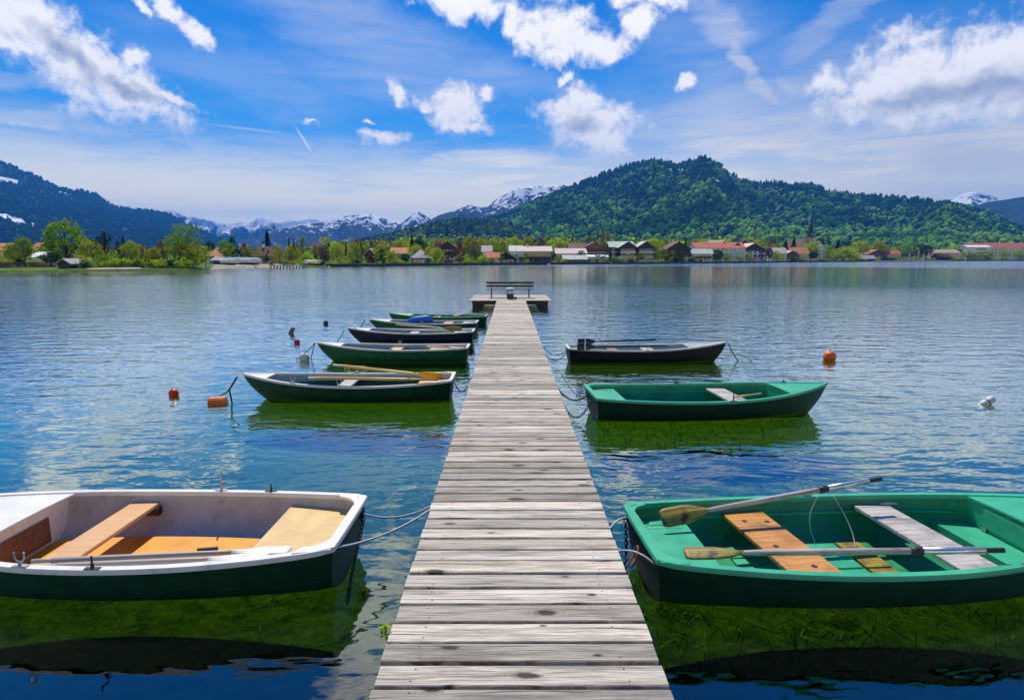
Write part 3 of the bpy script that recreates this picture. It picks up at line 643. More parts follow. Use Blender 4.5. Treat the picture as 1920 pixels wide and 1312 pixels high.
    def knees(s, r=.17):
        for sgn in (1, -1):
            hb_ = s.hb(.02) - s.th * .3; z = s.sh(0) + .008; pts = [(.0, sgn * hb_), (r * 1.25, sgn * s.hb(r * 1.25 / s.L))]
            for a in np.linspace(0, math.pi / 2, 9)[1:-1]: pts.append((r * 1.25 * (1 - math.sin(a)) + .045 * math.sin(a), sgn * (hb_ - .03 - (r * .95) * (1 - math.cos(a)))))
            pts.append((.0, sgn * (hb_ - r))); n_ = len(pts); vs = [(x, y, z) for x, y in pts] + [(x, y, z - .024) for x, y in pts]
            f1 = tuple(range(n_)); f2 = tuple(reversed(range(n_, 2 * n_))); sd_ = [(i, i + n_, (i + 1) % n_ + n_, (i + 1) % n_) for i in range(n_)]
            if sgn > 0: f1, f2, sd_ = tuple(reversed(f1)), tuple(reversed(f2)), [tuple(reversed(q)) for q in sd_]
            link_mesh('quarter_knee', vs, [f1, f2] + sd_, s.rim, s.o)
    def seat(s, x, w, z, m_, thick=.028, skew=0., label=None, name='seat'):
        t = x / s.L; hw = s.width(t, z) - .004
        M = Matrix.Translation((x, 0, z)) @ Matrix.Rotation(skew, 4, 'Z')
        o = MB().cbox(-hw, hw, -w / 2, w / 2, 0, thick, .005).build(name, m_, s.o); o.matrix_local = M @ Matrix.Rotation(R(90), 4, 'Z')
        if label: o['label'] = label
        return o
    def deck(s, t0, t1, dz, m_, name, thick=.02, z=None, bulk=None, bulk_name='bulkhead'):
        n_ = 14; vs = []; fs = []
        for i in range(n_ + 1):
            t = t0 + (t1 - t0) * i / n_; zz = (s.sh(t) + dz) if z is None else z; hw = max(.004, s.width(t, zz) + (.004 if z is None else -.002)) if t < .999 else .004
            x = s.L * t
            for j in range(7):
                y = hw * (j / 3 - 1); cam_ = .02 * (1 - (j / 3 - 1) ** 2) if z is None else 0
                vs += [(x, y, zz + cam_ * (hw / s.B * 2))]
        k_ = 7; base = len(vs)
        fs = [(i * k_ + j, (i + 1) * k_ + j, (i + 1) * k_ + j + 1, i * k_ + j + 1) for i in range(n_) for j in range(k_ - 1)]
        vs += [(v[0], v[1], v[2] - thick) for v in vs]
        fs += [tuple(base + q for q in reversed(f)) for f in fs]
        fs += [(j, j + 1, base + j + 1, base + j) for j in range(k_ - 1)] + [(n_ * k_ + j + 1, n_ * k_ + j, base + n_ * k_ + j, base + n_ * k_ + j + 1) for j in range(k_ - 1)]
        o = link_mesh(name, vs, fs, m_, s.o)
        if bulk:
            tb2, mm, inset = bulk; zz = (s.sh(tb2) + dz if z is None else z) - thick - .001; x = s.L * tb2
            poly = []
            for q in np.linspace(0, 1, 12): 
                h = zz + (s.fl - zz) * q; poly.append((s.width(tb2, h) - .003, h))
            pts = [(-y, h) for y, h in poly] + [(y, h) for y, h in reversed(poly)]
            MB().prism(pts, x + inset, x + inset + .02).build(bulk_name, mm, s.o)
        return o
    def floor(s, x0, x1, m_, z=None, gap=.0, slats=1, name='floor_board'):
        z = z or s.fl + .004; vs = MB()
        if slats == 1:
            n_ = 10; L_, R_ = [], []
            for i in range(n_ + 1):
                x = x0 + (x1 - x0) * i / n_; hw = s.width(x / s.L, z + .01) - .03; L_.append((x, hw, z + .012)); R_.append((x, -hw, z + .012))
            vs.add(L_ + R_, [(i, n_ + 1 + i, n_ + 2 + i, i + 1) for i in range(n_)]); b0 = [(x, y, z) for x, y, zz in L_ + R_]
            vs.add(b0, [(i, i + 1, n_ + 2 + i, n_ + 1 + i) for i in range(n_)])
        else:
            hw = s.width((x0 + x1) / 2 / s.L, z + .02) * .9; w = 2 * hw / slats
            for j in range(slats): vs.cbox(x0, x1, -hw + j * w, -hw + (j + 1) * w - .022, z, z + .018, .004)
        return vs.build(name, m_, s.o)
    def rowlock(s, t, sd_, m_=None, h=.10, pin=False):
        p = Vector((s.L * t, sd_ * (s.hb(t)), s.sh(t) + .0145)); b = MB(); M = Matrix.Translation(p)
        b.box(-.05, .05, -.016, .016, 0, .007, M)
        if pin: b.lathe([(.011, .0072), (.011, h * .45), (.007, h * .46), (.007, h)], 8, M)
        else:
            b.lathe([(.011, .0072), (.011, .03)], 8, M); q = []
            for a in np.linspace(R(200), R(340 + 0), 9): q.append(p + Vector((.032 * math.cos(a), 0, .072 + .04 * math.sin(a))))
            b.tube([p + Vector((-.034, 0, .10))] + q + [p + Vector((.034, 0, .10))], .006, 6)
        return b.build('rowlock', m_ or STEEL, s.o)
    def wpt(s, x, y, z): return s.o.matrix_world @ Vector((x, y, z)) if False else Matrix.Translation(s.o.location) @ Matrix.Rotation(s.o.rotation_euler.z, 4, 'Z') @ Vector((x, y, z))

def oar(label, tip, end, shaft, blade, grip=None, bl=.42, bw=.14, sr=.021, roll=0, group=None, band=None, collar=None):
    tip, end = Vector(tip), Vector(end); L_ = (end - tip).length; X = (end - tip).normalized()
    Yv = Vector((0, 0, 1)).cross(X).normalized(); Z = X.cross(Yv)
    o = thing('oar', label, 'oar', tip, 0, group); M = Matrix((X, Yv, Z)).transposed().to_4x4() @ Matrix.Rotation(roll, 4, 'X')
    o.matrix_world = Matrix.Translation(tip) @ M
    # blade: rounded tapering leaf, thicker on its spine
    vs, fs = [], []; n_ = 14; W = 7
    for sgn in (1, -1):
        for i in range(n_ + 1):
            u = i / n_; hw = bw / 2 * (min(1, .80 + 2.2 * u) if u < .1 else 1) * (1 if u < .5 else 1 - .80 * ((u - .5) / .5) ** 1.5)
            for j in range(W):
                v = j / (W - 1) * 2 - 1; th_ = .004 + (.012 * u + .006) * (1 - abs(v)) ** 1.2
                vs.append((u * bl, v * hw, sgn * th_ + .015 * math.sin(u * 2.4) * 0))
    g = (n_ + 1) * W
    for i in range(n_):
        for j in range(W - 1):
            a = i * W + j; fs.append((a, a + W, a + W + 1, a + 1)); fs.append((g + a, g + a + 1, g + a + W + 1, g + a + W))
    for i in range(n_):
        for j, e in ((0, 0), (W - 1, 1)):
            a = i * W + j; q = (a, g + a, g + a + W, a + W); fs.append(q if not e else tuple(reversed(q)))
    for j in range(W - 1): fs.append((j, j + 1, g + j + 1, g + j)); a = n_ * W + j; fs.append((a + 1, a, g + a, g + a + 1))
    ob = link_mesh('blade', vs, fs, blade, o, True)
    if band: MB().box(bl * .40, bl * .46, -bw / 2 - .003, bw / 2 + .003, -.022, .022).build('white_band', band, ob)
    g0 = .13
    MB().tube([(bl - .10, 0, 0), (bl + .1, 0, 0), (bl + .5, 0, 0), (L_ - g0, 0, 0)], [.012, sr * .95, sr, sr * 1.05], 10).build('shaft', shaft, o, True)
    MB().tube([(L_ - g0, 0, 0), (L_ - g0 + .01, 0, 0), (L_, 0, 0)], [sr * .8, sr * .78, sr * .8], 10).build('grip', grip or shaft, o, True)
    if collar:
        x = collar * L_; MB().tube([(x, 0, 0), (L_ - g0 + .002, 0, 0)], sr * 1.14, 10).build('metal_sleeve', alu, o, True)
        MB().tube([(x - .04, 0, 0), (x + .04, 0, 0)], sr * 1.3, 10).build('collar', RUST, o, True)
    return o
def sag_path(a, b, sag, n_=18, side=0.):
    a, b = Vector(a), Vector(b); sd2 = (b - a).cross(Vector((0, 0, 1))); sd2 = sd2.normalized() if sd2.length > 1e-6 else Vector((1, 0, 0))
    return [a.lerp(b, i / n_) - Vector((0, 0, sag * 4 * (i / n_) * (1 - i / n_))) + sd2 * side * math.sin(math.pi * i / n_) for i in range(n_ + 1)]
def rope(label, pts, rad, m_, name='rope', cat='rope', group=None):
    o = MB().tube(pts, rad, 7).build(name, m_, None, True); return tag(o, label, cat, group)
def chain(label, pts, link=.042, r=.0055):
    b = MB(); pts = [Vector(p) for p in pts]; d = 0; segs = []
    # resample along the path
    cum = [0]
    for i in range(1, len(pts)): cum.append(cum[-1] + (pts[i] - pts[i - 1]).length)
    def P(s_):
        s_ = min(max(s_, 0), cum[-1])
        for i in range(1, len(pts)):
            if s_ <= cum[i]: u = (s_ - cum[i - 1]) / max(1e-6, cum[i] - cum[i - 1]); return pts[i - 1].lerp(pts[i], u)
        return pts[-1]
    n_ = int(cum[-1] / (link * .74))
    for i in range(n_):
        a, c = P(i * link * .74), P((i + 1) * link * .74); t = (c - a).normalized(); mid = (a + c) / 2
        u = t.cross(Vector((.3, .9, .2))).normalized(); w = t.cross(u)
        if i % 2: u, w = w, u
        ring = [mid + t * (link / 2) * math.cos(q) + u * (link * .30) * math.sin(q) for q in np.linspace(0, 2 * math.pi, 11)[:-1]]
        b.tube(ring, r, 5, closed=True)
    return tag(b.build('chain', CHAIN_M, None, True), label, 'chain')

# -- near left: white inside, dark green outside
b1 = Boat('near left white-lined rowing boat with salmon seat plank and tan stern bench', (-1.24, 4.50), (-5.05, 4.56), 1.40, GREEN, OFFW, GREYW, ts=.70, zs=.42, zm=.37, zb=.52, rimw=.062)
b1.knees(.20); b1.seat(1.98, .24, .27, SALMON_W, .03, .0)
MB().box(1.84, 2.12, -.03, .03, .20, .268, Matrix.Translation((0, -b1.width(.5, .24) + .03, 0))).build('seat_bracket', RUST, b1.o)
b1.deck(.022, .175, 0, TAN_PLY, 'stern_bench', .02, z=.30, bulk=(.16, OFFW, 0))
b1.deck(.67, .995, .004, OFFW, 'foredeck', .02, bulk=(.67, OFFW, .05))
MB().box(.67 * b1.L + .04, .67 * b1.L + .049, -.30, .30, .09, .30).build('locker_panel', BROWN_PLY, b1.o)
b1.floor(.72, 2.62, ORANGE_FLOOR)
MB().tube([(1.15, -.20, .085), (1.30, -.17, .085)], .018, 8).build('floor_grip', RUST, b1.o)
b1.rowlock(.53, 1, STEEL); b1.rowlock(.40, 1, RUST, .09, True); b1.rowlock(.35, -1, STEEL, .17, True); b1.rowlock(.23, -1, RUST, .07, True)
MB().box(-.014, .014, -.035, .035, 0, .03, Matrix.Translation((.80 * b1.L, 0, b1.sh(.8) + .02))).build('deck_cleat', RUST, b1.o)
# -- near right: mint green inside
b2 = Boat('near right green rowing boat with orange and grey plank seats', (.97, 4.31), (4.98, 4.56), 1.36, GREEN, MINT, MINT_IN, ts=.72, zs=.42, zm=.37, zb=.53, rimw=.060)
b2.knees(.15); b2.seat(1.08, .36, .26, ORANGE_W, .03, R(4), label='orange varnished plank seat')
for xx, yy in ((.98, .40), (1.16, .38), (1.02, -.05), (1.14, -.36)): MB().lathe([(.022, 0), (.022, .002)], 10, Matrix.Translation((xx, yy, .2905))).build('screw_hole', RUST, b2.o)
b2.seat(2.22, .30, .285, GREY_W, .03, R(3), label='weathered grey plank seat')
b2.deck(.02, .118, 0, MINT, 'stern_bench', .02, z=.30, bulk=(.108, MINT, 0))
b2.deck(.735, .995, .004, MINT, 'foredeck', .02, bulk=(.735, MINT, .01))
b2.deck(.665, .735, 0, MINT, 'bow_step', .02, z=.20, bulk=(.665, MINT, 0), bulk_name='step_front')
MB().box(.735 * b2.L - .004, .735 * b2.L + .008, -.36, .30, .235, .38).build('locker_lid', MINT, b2.o)
for yy in (-.30, .24): MB().box(.735 * b2.L - .014, .735 * b2.L - .005, yy, yy + .05, .205, .232).build('hinge', STEEL, b2.o)
b2.floor(.8, 1.75, MINT, slats=4); b2.floor(1.78, 1.98, paint('mossy_board', (.23, .17, .02), .8, .5, 9, grime=.6, gcol=(.08, .12, .01)), slats=2)
o = MB().tube([(2.28, .615, .315), (2.34, .61, .32), (2.46, .60, .32), (2.52, .595, .315)], [.008, .014, .014, .008], 8).build('cleat', OFFW, b2.o, True)
for sgn in (1, -1): MB().tube([b2.inn(t, .30, sgn) + Vector((0, -sgn * .004, 0)) for t in np.linspace(.05, .72, 24)], .014, 6).build('side_stringer', MINT, b2.o, True)
b2.rowlock(.615, -1); b2.rowlock(.41, 1)
MB().tube([(.10, -.28, .322), (.115, .26, .322), (.14, .30, .322), (.42, .30, .322)], .003, 5).build('hatch_seam', RUST, b2.o)
wood_oar = wood('weathered_oar_wood', (.16, .145, .13), (.50, .47, .44), 0, 1.2, .65, .5); blade_m = wood('peeling_oar_blade', (.05, .03, .012), (.46, .34, .05), 0, 1.6, .55, 1.0)
alu = paint('aluminium_tube', (.62, .63, .65), .3, .08, 10, metal=.85); BLACKG = paint('black_rubber_grip', (.012, .012, .012), .6)
oar('weathered oar with peeling blade leaning over the far side of the near right boat', at(1240, 972, .40), at(1652, 897, .58), wood_oar, blade_m, BLACKG, .40, .15, .022, R(50), collar=.72)
oar('weathered oar lying along the jetty-facing near side of the near right boat', at(1283, 1037, .40), at(1882, 1031, .47), wood_oar, blade_m, BLACKG, .40, .13, .022, R(10), collar=.73)
GREY_OAR = wood('grey_painted_oar', (.30, .265, .24), (.52, .475, .44), 0, 1, .5, .2)
oar('grey oar resting along the inner side of the white-lined boat, blade to its stern', at(545, 1030, .36), at(60, 1052, .35), GREY_OAR, OFFW, None, .42, .12, .02, 0)
oar('grey oar beside the near gunwale of the white-lined boat, touching its rim', at(500, 1044, .40), at(70, 1062, .37), GREY_OAR, OFFW, None, .40, .12, .02, 0)
# -- mid right, open green dinghy
b3 = Boat('open mint-rimmed green rowing boat, second boat along the right of the jetty', (1.24, 9.22), (5.0, 9.50), 1.36, paint('dark_green_red_hull', (.006, .036, .016), .4, .25, 5, spec=.3, wl=True, grime=.45, gcol=(.035, .008, .008)), MINT, MINT_IN, ts=.76, zs=.40, zm=.355, zb=.47, rimw=.058)
b3.knees(.13); b3.seat(2.2, .30, .27, GREY_W); b3.deck(.02, .125, 0, MINT, 'stern_bench', .02, z=.33, bulk=(.115, MINT_IN, 0)); b3.deck(.79, .995, .004, MINT, 'foredeck', .02, bulk=(.79, MINT, .01))
for sgn in (1, -1): MB().tube([b3.inn(t, .30, sgn) + Vector((0, -sgn * .004, 0)) for t in np.linspace(.1, .78, 20)], .014, 6).build('side_stringer', MINT, b3.o, True)
b3.rowlock(.52, -1, RUST, .16, True); b3.rowlock(.42, 1, RUST); b3.rowlock(.86, 1, RUST, .05, True)
# -- far right, black with white rim
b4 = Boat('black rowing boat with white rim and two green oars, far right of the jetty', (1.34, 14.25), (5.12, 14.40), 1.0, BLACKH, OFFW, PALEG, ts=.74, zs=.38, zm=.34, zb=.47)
b4.seat(1.95, .26, .26, GREY_W); b4.seat(1.1, .24, .26, BROWN_PLY); b4.deck(.02, .15, 0, OFFW, 'stern_bench', .02, z=.30); b4.deck(.74, .995, .004, PALEG, 'foredeck', .02); b4.rowlock(.47, -1); b4.rowlock(.47, 1)
GOAR = paint('dark_green_oar', (.010, .035, .035), .4, .2); WB = paint('white_band_paint', (.8, .8, .8), .5)
oar('dark green oar with white band, upper one in the black boat', at(1083, 641, .56), at(1241, 636.5, .62), GOAR, GOAR, STEEL, .40, .16, .022, R(75), band=WB)
oar('dark green oar with white band, lower one in the black boat', at(1082, 650, .47), at(1252, 648.5, .45), GOAR, GOAR, RUST, .42, .16, .022, R(75), band=WB)
# -- left row
YEL = wood('yellow_varnished_oar', (.60, .36, .07), (.80, .56, .18), 0, 1, .4, .15); YBL = wood('orange_yellow_blade', (.62, .33, .02), (.80, .46, .03), 0, .6, .4, .2)
b5 = Boat('dark green rowing boat with two yellow oars, nearest of the row left of the jetty', (-.99, 10.46), (-4.62, 10.46), 1.20, GREEN, OFFW, TT_GREEN, ts=.66, zs=.40, zm=.335, zb=.45, rake=.12)
b5.floor(.35, 3.0, DKGREEN_IN, z=.13); b5.knees(.13); b5.seat(1.85, .24, .25, GREY_W); b5.deck(.02, .17, 0, SALMON_W, 'stern_bench', .02, z=.27); b5.deck(.87, .995, .004, OFFW, 'foredeck', .02); b5.rowlock(.50, 1); b5.rowlock(.50, -1); b5.rowlock(.72, 1)
oar('yellow oar with orange blade raised along the far side of the dark green boat', at(830, 706, .50), at(625, 684, .60), YEL, YBL, OFFW, .46, .15, .024, R(60))
oar('yellow oar lying along the middle of the dark green boat', at(822, 712, .47), at(578, 708, .47), YEL, YBL, OFFW, .46, .13, .024, R(20))
cr = at(660, 695, .40)
rope('coil of yellow cord hanging at the far rowlock of the dark green boat', [Vector((cr.x + .16 * math.cos(a) + .01 * a, cr.y + .02 * math.sin(3 * a), .43 + .06 * math.sin(a))) for a in np.linspace(0, 14, 50)], .008, paint('yellow_cord', (.62, .52, .22), .7), 'coiled_rope')
b6 = Boat('plain green rowing boat with white rim moored by the white buoy', (-.99, 14.4), (-4.6, 14.5), 1.02, GREEN2, OFFW, TT_GREEN, ts=.72, zs=.37, zm=.335, zb=.45, rake=.12)
b6.floor(.35, 3.0, DKGREEN_IN, z=.13); b6.seat(1.75, .26, .25, SALMON_W); b6.deck(.02, .26, 0, SALMON_W, 'stern_bench', .02, z=.28); b6.deck(.83, .995, .004, OFFW, 'foredeck', .02); b6.rowlock(.48, 1); b6.rowlock(.48, -1)
oar('grey oar lying flat in the stern of the plain green boat', at(872, 652, .42), at(800, 650, .42), GREY_OAR, GREY_OAR, None, .4, .12, .02, 0)
b7 = Boat('navy blue rowing boat with white rim in the row left of the jetty', (-1.05, 17.6), (-4.7, 17.65), 1.10, NAVY, OFFW, TT_NAVY, ts=.72, zs=.38, zm=.34, zb=.45, rake=.12)
b7.floor(.5, 2.7, NAVY); b7.seat(1.75, .25, .26, GREY_W); b7.deck(.02, .16, 0, OFFW, 'stern_bench', .02, z=.30); b7.deck(.82, .995, .004, OFFW, 'foredeck', .02); b7.rowlock(.52, 1); b7.rowlock(.62, 1, STEEL, .06, True); b7.rowlock(.93, 1, TAN_PLY, .1, True)
BOAR = wood('brown_oar', (.30, .17, .08), (.46, .30, .16), 0, 1, .5, .3)
oar('brown-bladed wooden oar raised across the navy blue boat', at(866, 617.5, .55), at(742, 608.5, .68), wood('pale_oar_shaft', (.5, .42, .33), (.66, .58, .48), 0, 1, .5, .2), BOAR, None, .5, .15, .024, R(60))
oar('white oar lying inside the navy blue boat', at(842, 621.5, .48), at(728, 618, .46), GREY_OAR, OFFW, None, .45, .14, .022, R(30))
b8 = Boat('green rowing boat with a bright blue bundle in it', (-1.1, 20.4), (-4.75, 20.6), 1.15, GREEN2, OFFW, PALEG, ts=.72, zs=.34, zm=.31, zb=.42, rake=.12)
b8.floor(.5, 2.7, DKGREEN_IN); b8.seat(1.0, .3, .25, SALMON_W); b8.deck(.80, .995, .004, OFFW, 'foredeck', .02); b8.deck(.02, .14, 0, OFFW, 'stern_bench', .02, z=.28); b8.rowlock(.48, 1)
q = b8.wpt(1.95, -.05, .30); tp = MB().tube([(-.42, 0, .02), (-.34, .01, .06), (-.1, .0, .09), (.2, .01, .12), (.36, 0, .10), (.44, .0, .04)], [.03, .08, .11, .13, .12, .04], 12).build('rolled_tarpaulin', paint('bright_blue_tarp', (.01, .10, .50), .5, .3, 14), None, True)
tp.location = q; tag(tp, 'bright blue rolled tarpaulin lying in the green boat', 'tarpaulin')
b8.seat(1.95, .5, .255, DKGREEN_IN)
b9 = Boat('green rowing boat farthest down the row, closest to the end platform', (-.88, 22.8), (-4.55, 23.0), 1.12, GREEN2, paint('pale_green_rim', (.30, .50, .32), .5), MINT_IN, ts=.70, zs=.33, zm=.30, zb=.42)
b9.seat(1.9, .25, .22, GREY_W); b9.deck(.76, .995, .004, paint('pale_green_rim', (.30, .50, .32), .5), 'foredeck', .02); b9.deck(.02, .12, 0, MINT, 'stern_bench', .02, z=.24); b9.rowlock(.48, 1, RUST, .12, True)
oar('brown wooden oar slanting up in the farthest green boat', at(850, 593, .36), at(887, 586.5, .52), BOAR, BOAR, None, .4, .12, .022, R(40))
st = tag(MB().tube([at(1362 + 16, 744, .33), at(1427, 738, .36)], .016, 8).build('pole', TAN_PLY, None, True), 'pale wooden pole lying by the grey seat of the mint-rimmed boat', 'pole')

# ------------------------------------------------------------------ moorings
EDGE_L, EDGE_R = JX - JW, JX + JW
sL1, sL2 = b1.wpt(-.01, b1.hb(0) * -.62, .36), b1.wpt(-.01, b1.hb(0) * .80, .38)   # far and near corner eyes
pj = at(812, 945, DECK_Z - .05); aj = Vector((EDGE_L - .01, pj.y, DECK_Z - .06))
rope('pale upper mooring rope between the white-lined boat and the jetty', sag_path(sL1, aj, .07), .0085, ROPE_W)
rope('pale lower mooring rope between the white-lined boat and the jetty', sag_path(sL2, aj + Vector((0, -.05, -.01)), .05), .0085, ROPE_W)
b = MB()
for j in range(7):
    b.tube([sL1 + Vector((.012 * math.cos(a) + .015 * random.random(), .03 * math.sin(a + j), .035 * math.sin(a) - .01 * j + .03)) for a in np.linspace(0, 6.28, 10)], .006, 5)
tag(b.build('rope_knot', CHAIN_M, None, True), 'knotted bundle of chain and cord on the stern of the white-lined boat', 'knot')
chain('dark chain hanging from the stern of the white-lined boat into the water', sag_path(sL1 + Vector((.03, -.02, -.03)), sL2 + Vector((.06, -.04, -.42)), .10, 14, .03))
sR1, sR2 = b2.wpt(-.012, b2.hb(0) * .80, .36), b2.wpt(-.012, -b2.hb(0) * .86, .36)
e1 = at(1153, 993, DECK_Z - .05); e2 = at(1163, 1032, DECK_Z - .05)
rope('short pale line from jetty to the far stern corner of the near right boat', sag_path(Vector((EDGE_R + .005, e1.y, DECK_Z - .05)), sR1, -.03), .008, ROPE_W)
rope('pale looped line from jetty to the near stern corner of the near right boat', sag_path(Vector((EDGE_R + .005, e2.y, DECK_Z - .06)), sR2, -.045), .008, ROPE_W)
rope('small loop of grey line hanging from the right edge of the jetty', [Vector((EDGE_R + .008 + .03 * math.sin(a), e2.y + .03 + .02 * math.cos(a * .5), DECK_Z - .08 + .05 * math.sin(a * .5) - .03 * a / 3)) for a in np.linspace(0, 6, 16)], .007, ROPE_W)
chain('dark chain between the jetty edge and the stern of the near right boat', sag_path(sR1 + Vector((-.01, 0, -.01)), Vector((EDGE_R + .03, sR2.y + .08, .02)), .07, 14, -.02))
rope('thin white cord hanging from the far oar into the near right boat', sag_path(at(1537, 925, .52), at(1530, 1022, .10), -.0, 14, .06), .0035, ROPE_W)
rope('thin white cord from the far rowlock down to the near right boat floor', sag_path(at(1560, 925, .44), at(1605, 1029, .10), .03, 14, -.05), .0035, ROPE_W)
b = MB()
for j in range(6):
    c = b2.wpt(-.035, -.02 + .02 * j, .25); b.tube([c + Vector((.012 * math.sin(a), .05 * math.cos(a), .06 * math.sin(a) - .02 * j)) for a in np.linspace(0, 6.28, 12)], .006, 5)
tag(b.build('rope_coil', paint('brown_rope', (.20, .12, .06), .8), None, True), 'brown coil of rope hung on the stern of the near right boat', 'rope')
def moor(px0, z0, px1, z1, sag, label, rad=.009, m_=None, side=0.): return rope(label, sag_path(at(*px0, z0), at(*px1, z1), sag, 16, side), rad, m_ or ROPE_D)
chain('rusty chain linking the jetty to the stern of the mint-rimmed boat, upper strand', sag_path(Vector((EDGE_R, 9.9, .36)), at(1104, 738, .36), .17, 16), .05, .006)
chain('rusty chain linking the jetty to the stern of the mint-rimmed boat, lower strand', sag_path(Vector((EDGE_R, 9.0, .36)), at(1106, 756, .30), .26, 16), .05, .006)
moor((1052, 700), .36, (1112, 752), .36, .13, 'dark slack line from the jetty to the mint-rimmed boat', .007)
moor((1019, 651), .36, (1062, 657), .36, .14, 'upper dark line between jetty and black boat', .009)
moor((1022, 664), .36, (1063, 660), .34, .16, 'lower dark line between jetty and black boat', .009)
moor((1366, 645), .48, (1384, 676), .0, .03, 'dark bow line dropping from the black boat into the water', .014)
moor((1381, 663), .12, (1410, 677), .02, -.02, 'thin twig-like line floating off the bow of the black boat', .009)
moor((445, 706), .47, (430, 730), .27, .0, 'dark bow rope of the boat with yellow oars, upper part', .016)
moor((430, 730), .27, (436, 758), -.05, .0, 'dark rope hanging down into the water beside the orange block buoy', .014)
moor((430, 730), .27, (412, 741), .16, .02, 'dark rope running from the bow line to the orange block buoy', .012)
moor((590, 644), .47, (583, 672), -.03, .0, 'dark rope falling from the bow of the plain green boat', .012)
moor((590, 643), .48, (556, 673), .02, .04, 'dark slanting bow rope of the plain green boat passing behind the white buoy', .010)
moor((645, 620), .48, (632, 641), .0, .02, 'dark bow rope of the navy blue boat', .012)
moor((684, 600), .44, (676, 617), .0, -.03, 'dark bow rope of the boat with the blue bundle', .016)
moor((853, 710), .36, (890, 700), .36, .12, 'thin line from the stern of the boat with yellow oars to the jetty', .007)
moor((852, 716), .34, (877, 722), .30, .14, 'slack dark line at the stern of the boat with yellow oars', .009)

# buoys
def buoy(px, py, rad, kind, label, m_, rz=0):
    p = at(px, py)
    o = thing('buoy', label, 'buoy', p, rz)
    if kind == 'ball':
        prof = [(rad * math.cos(a), rad * .55 + rad * math.sin(a)) for a in np.linspace(-1.5, 1.5, 15)]
        MB().lathe(prof, 20).build('float', m_, o, True)
        MB().tube([(rad * .14 * math.cos(a), 0, rad * 1.56 + rad * .16 * math.sin(a)) for a in np.linspace(0, 6.28, 12)], rad * .05, 6).build('eye', RUST, o, True)
        MB().lathe([(rad * 1.0, rad * .50), (rad * 1.03, rad * .55), (rad * 1.0, rad * .60)], 20).build('seam', m_, o, True)
    elif kind == 'block':
        b = MB(); b.cbox(-rad, rad, -rad * .6, rad * .6, -rad * .4, rad * .75, rad * .22); b.build('float', m_, o)
        MB().tube([(rad + rad * .18 * math.sin(a), 0, rad * .25 + rad * .28 * math.cos(a)) for a in np.linspace(0, 3.14, 8)], rad * .08, 6).build('handle', m_, o, True)
    else:
        M = Matrix.Rotation(R(kind), 4, 'Y')
        MB().lathe([(rad * .7, -rad * 2.2), (rad, -rad * 2.0), (rad, rad * 2.6), (rad * .72, rad * 2.9), (rad * .3, rad * 2.92), (rad * .3, rad * 3.15)], 16, M).build('float', m_, o, True)
        MB().lathe([(rad * 1.01, rad * .8), (rad * 1.012, rad * 1.1)], 16, M).build('stripe', RUST, o, True)
RED = paint('red_buoy_plastic', (.70, .03, .012), .4, .15, 8); ORG = paint('faded_orange_plastic', (.78, .15, .02), .5, .25, 10, grime=.3, gcol=(.25, .10, .05)); WHT = paint('white_buoy_plastic', (.62, .62, .60), .45, .15, 10, grime=.3)
buoy(326, 742, .085, 'ball', 'bright red ball buoy alone on the left water', RED)
buoy(408, 756, .135, 'block', 'orange block-shaped buoy at the bow of the boat with yellow oars', ORG, R(10))
buoy(557, 644, .085, 'ball', 'small dark red ball buoy above the white buoy', paint('dark_red_plastic', (.42, .03, .02), .45))
buoy(571, 676, .125, 'ball', 'round white buoy at the bow of the plain green boat', WHT)
buoy(545, 625, .075, 28, 'grey tilted spar buoy left of the navy boat', paint('grey_buoy_plastic', (.16, .17, .18), .5))
buoy(611, 607.5, .09, 'ball', 'tiny black ball buoy far out left of the boats', RUST)
buoy(1555, 675, .15, 'ball', 'round orange buoy alone on the right water', ORG)
buoy(1845, 757, .062, 56, 'white cylinder buoy tilted in the water at the far right', WHT)
buoy(617, 503.5, .35, 'ball', 'tiny white buoy near the shore by the low red boathouse', WHT)
p = at(1146, 498.5); tag(MB().tube([(p.x, p.y, -.6), (p.x, p.y, 1.3)], .10, 6).build('marker_post', WHT), 'small white marker post in the water before the village', 'post')
# ------------------------------------------------------------------ the village
PLASTER = paint('white_plaster', (.84, .82, .78), .8, .05, .4, grime=.12, gcol=(.4, .37, .33)); CREAM = paint('cream_plaster', (.66, .52, .33), .8, .1, .4); PINKP = paint('pale_pink_plaster', (.62, .46, .38), .8, .1, .4)
DKWOOD = paint('dark_chalet_wood', (.060, .038, .030), .75, .35, .8); BRWOOD = paint('brown_chalet_wood', (.16, .095, .06), .75, .3, .8); REDWOOD = paint('dark_red_boathouse_wood', (.085, .022, .022), .75, .3, .8); BLUEWOOD = paint('blue_black_boathouse_wood', (.018, .016, .040), .7, .3, .8); GREYWD = paint('grey_shed_wood', (.16, .15, .14), .8, .3, .8)
def tiles(name, a, b):
    if name in _cache: return _cache[name]
    m, n = mat(name); oc = n.new('ShaderNodeTexCoord').outputs['Object']
    f = n.noise(oc, .55, 6, .7); wv = n.new('ShaderNodeTexWave', wave_type='BANDS', bands_direction='Z'); n.put(wv.inputs[0], oc); wv.inputs['Scale'].default_value = 1.6; wv.inputs['Distortion'].default_value = .6
    col = n.mix(n.ss(f, .3, .7), a, b); col = n.mix(n.m('MULTIPLY', wv.outputs['Fac'], .22), col, tuple(x * .5 for x in a))
    finish(n, principled(n, col, .8, bump(n, wv.outputs['Fac'], .4, .05), spec=.2)); _cache[name] = m; return m
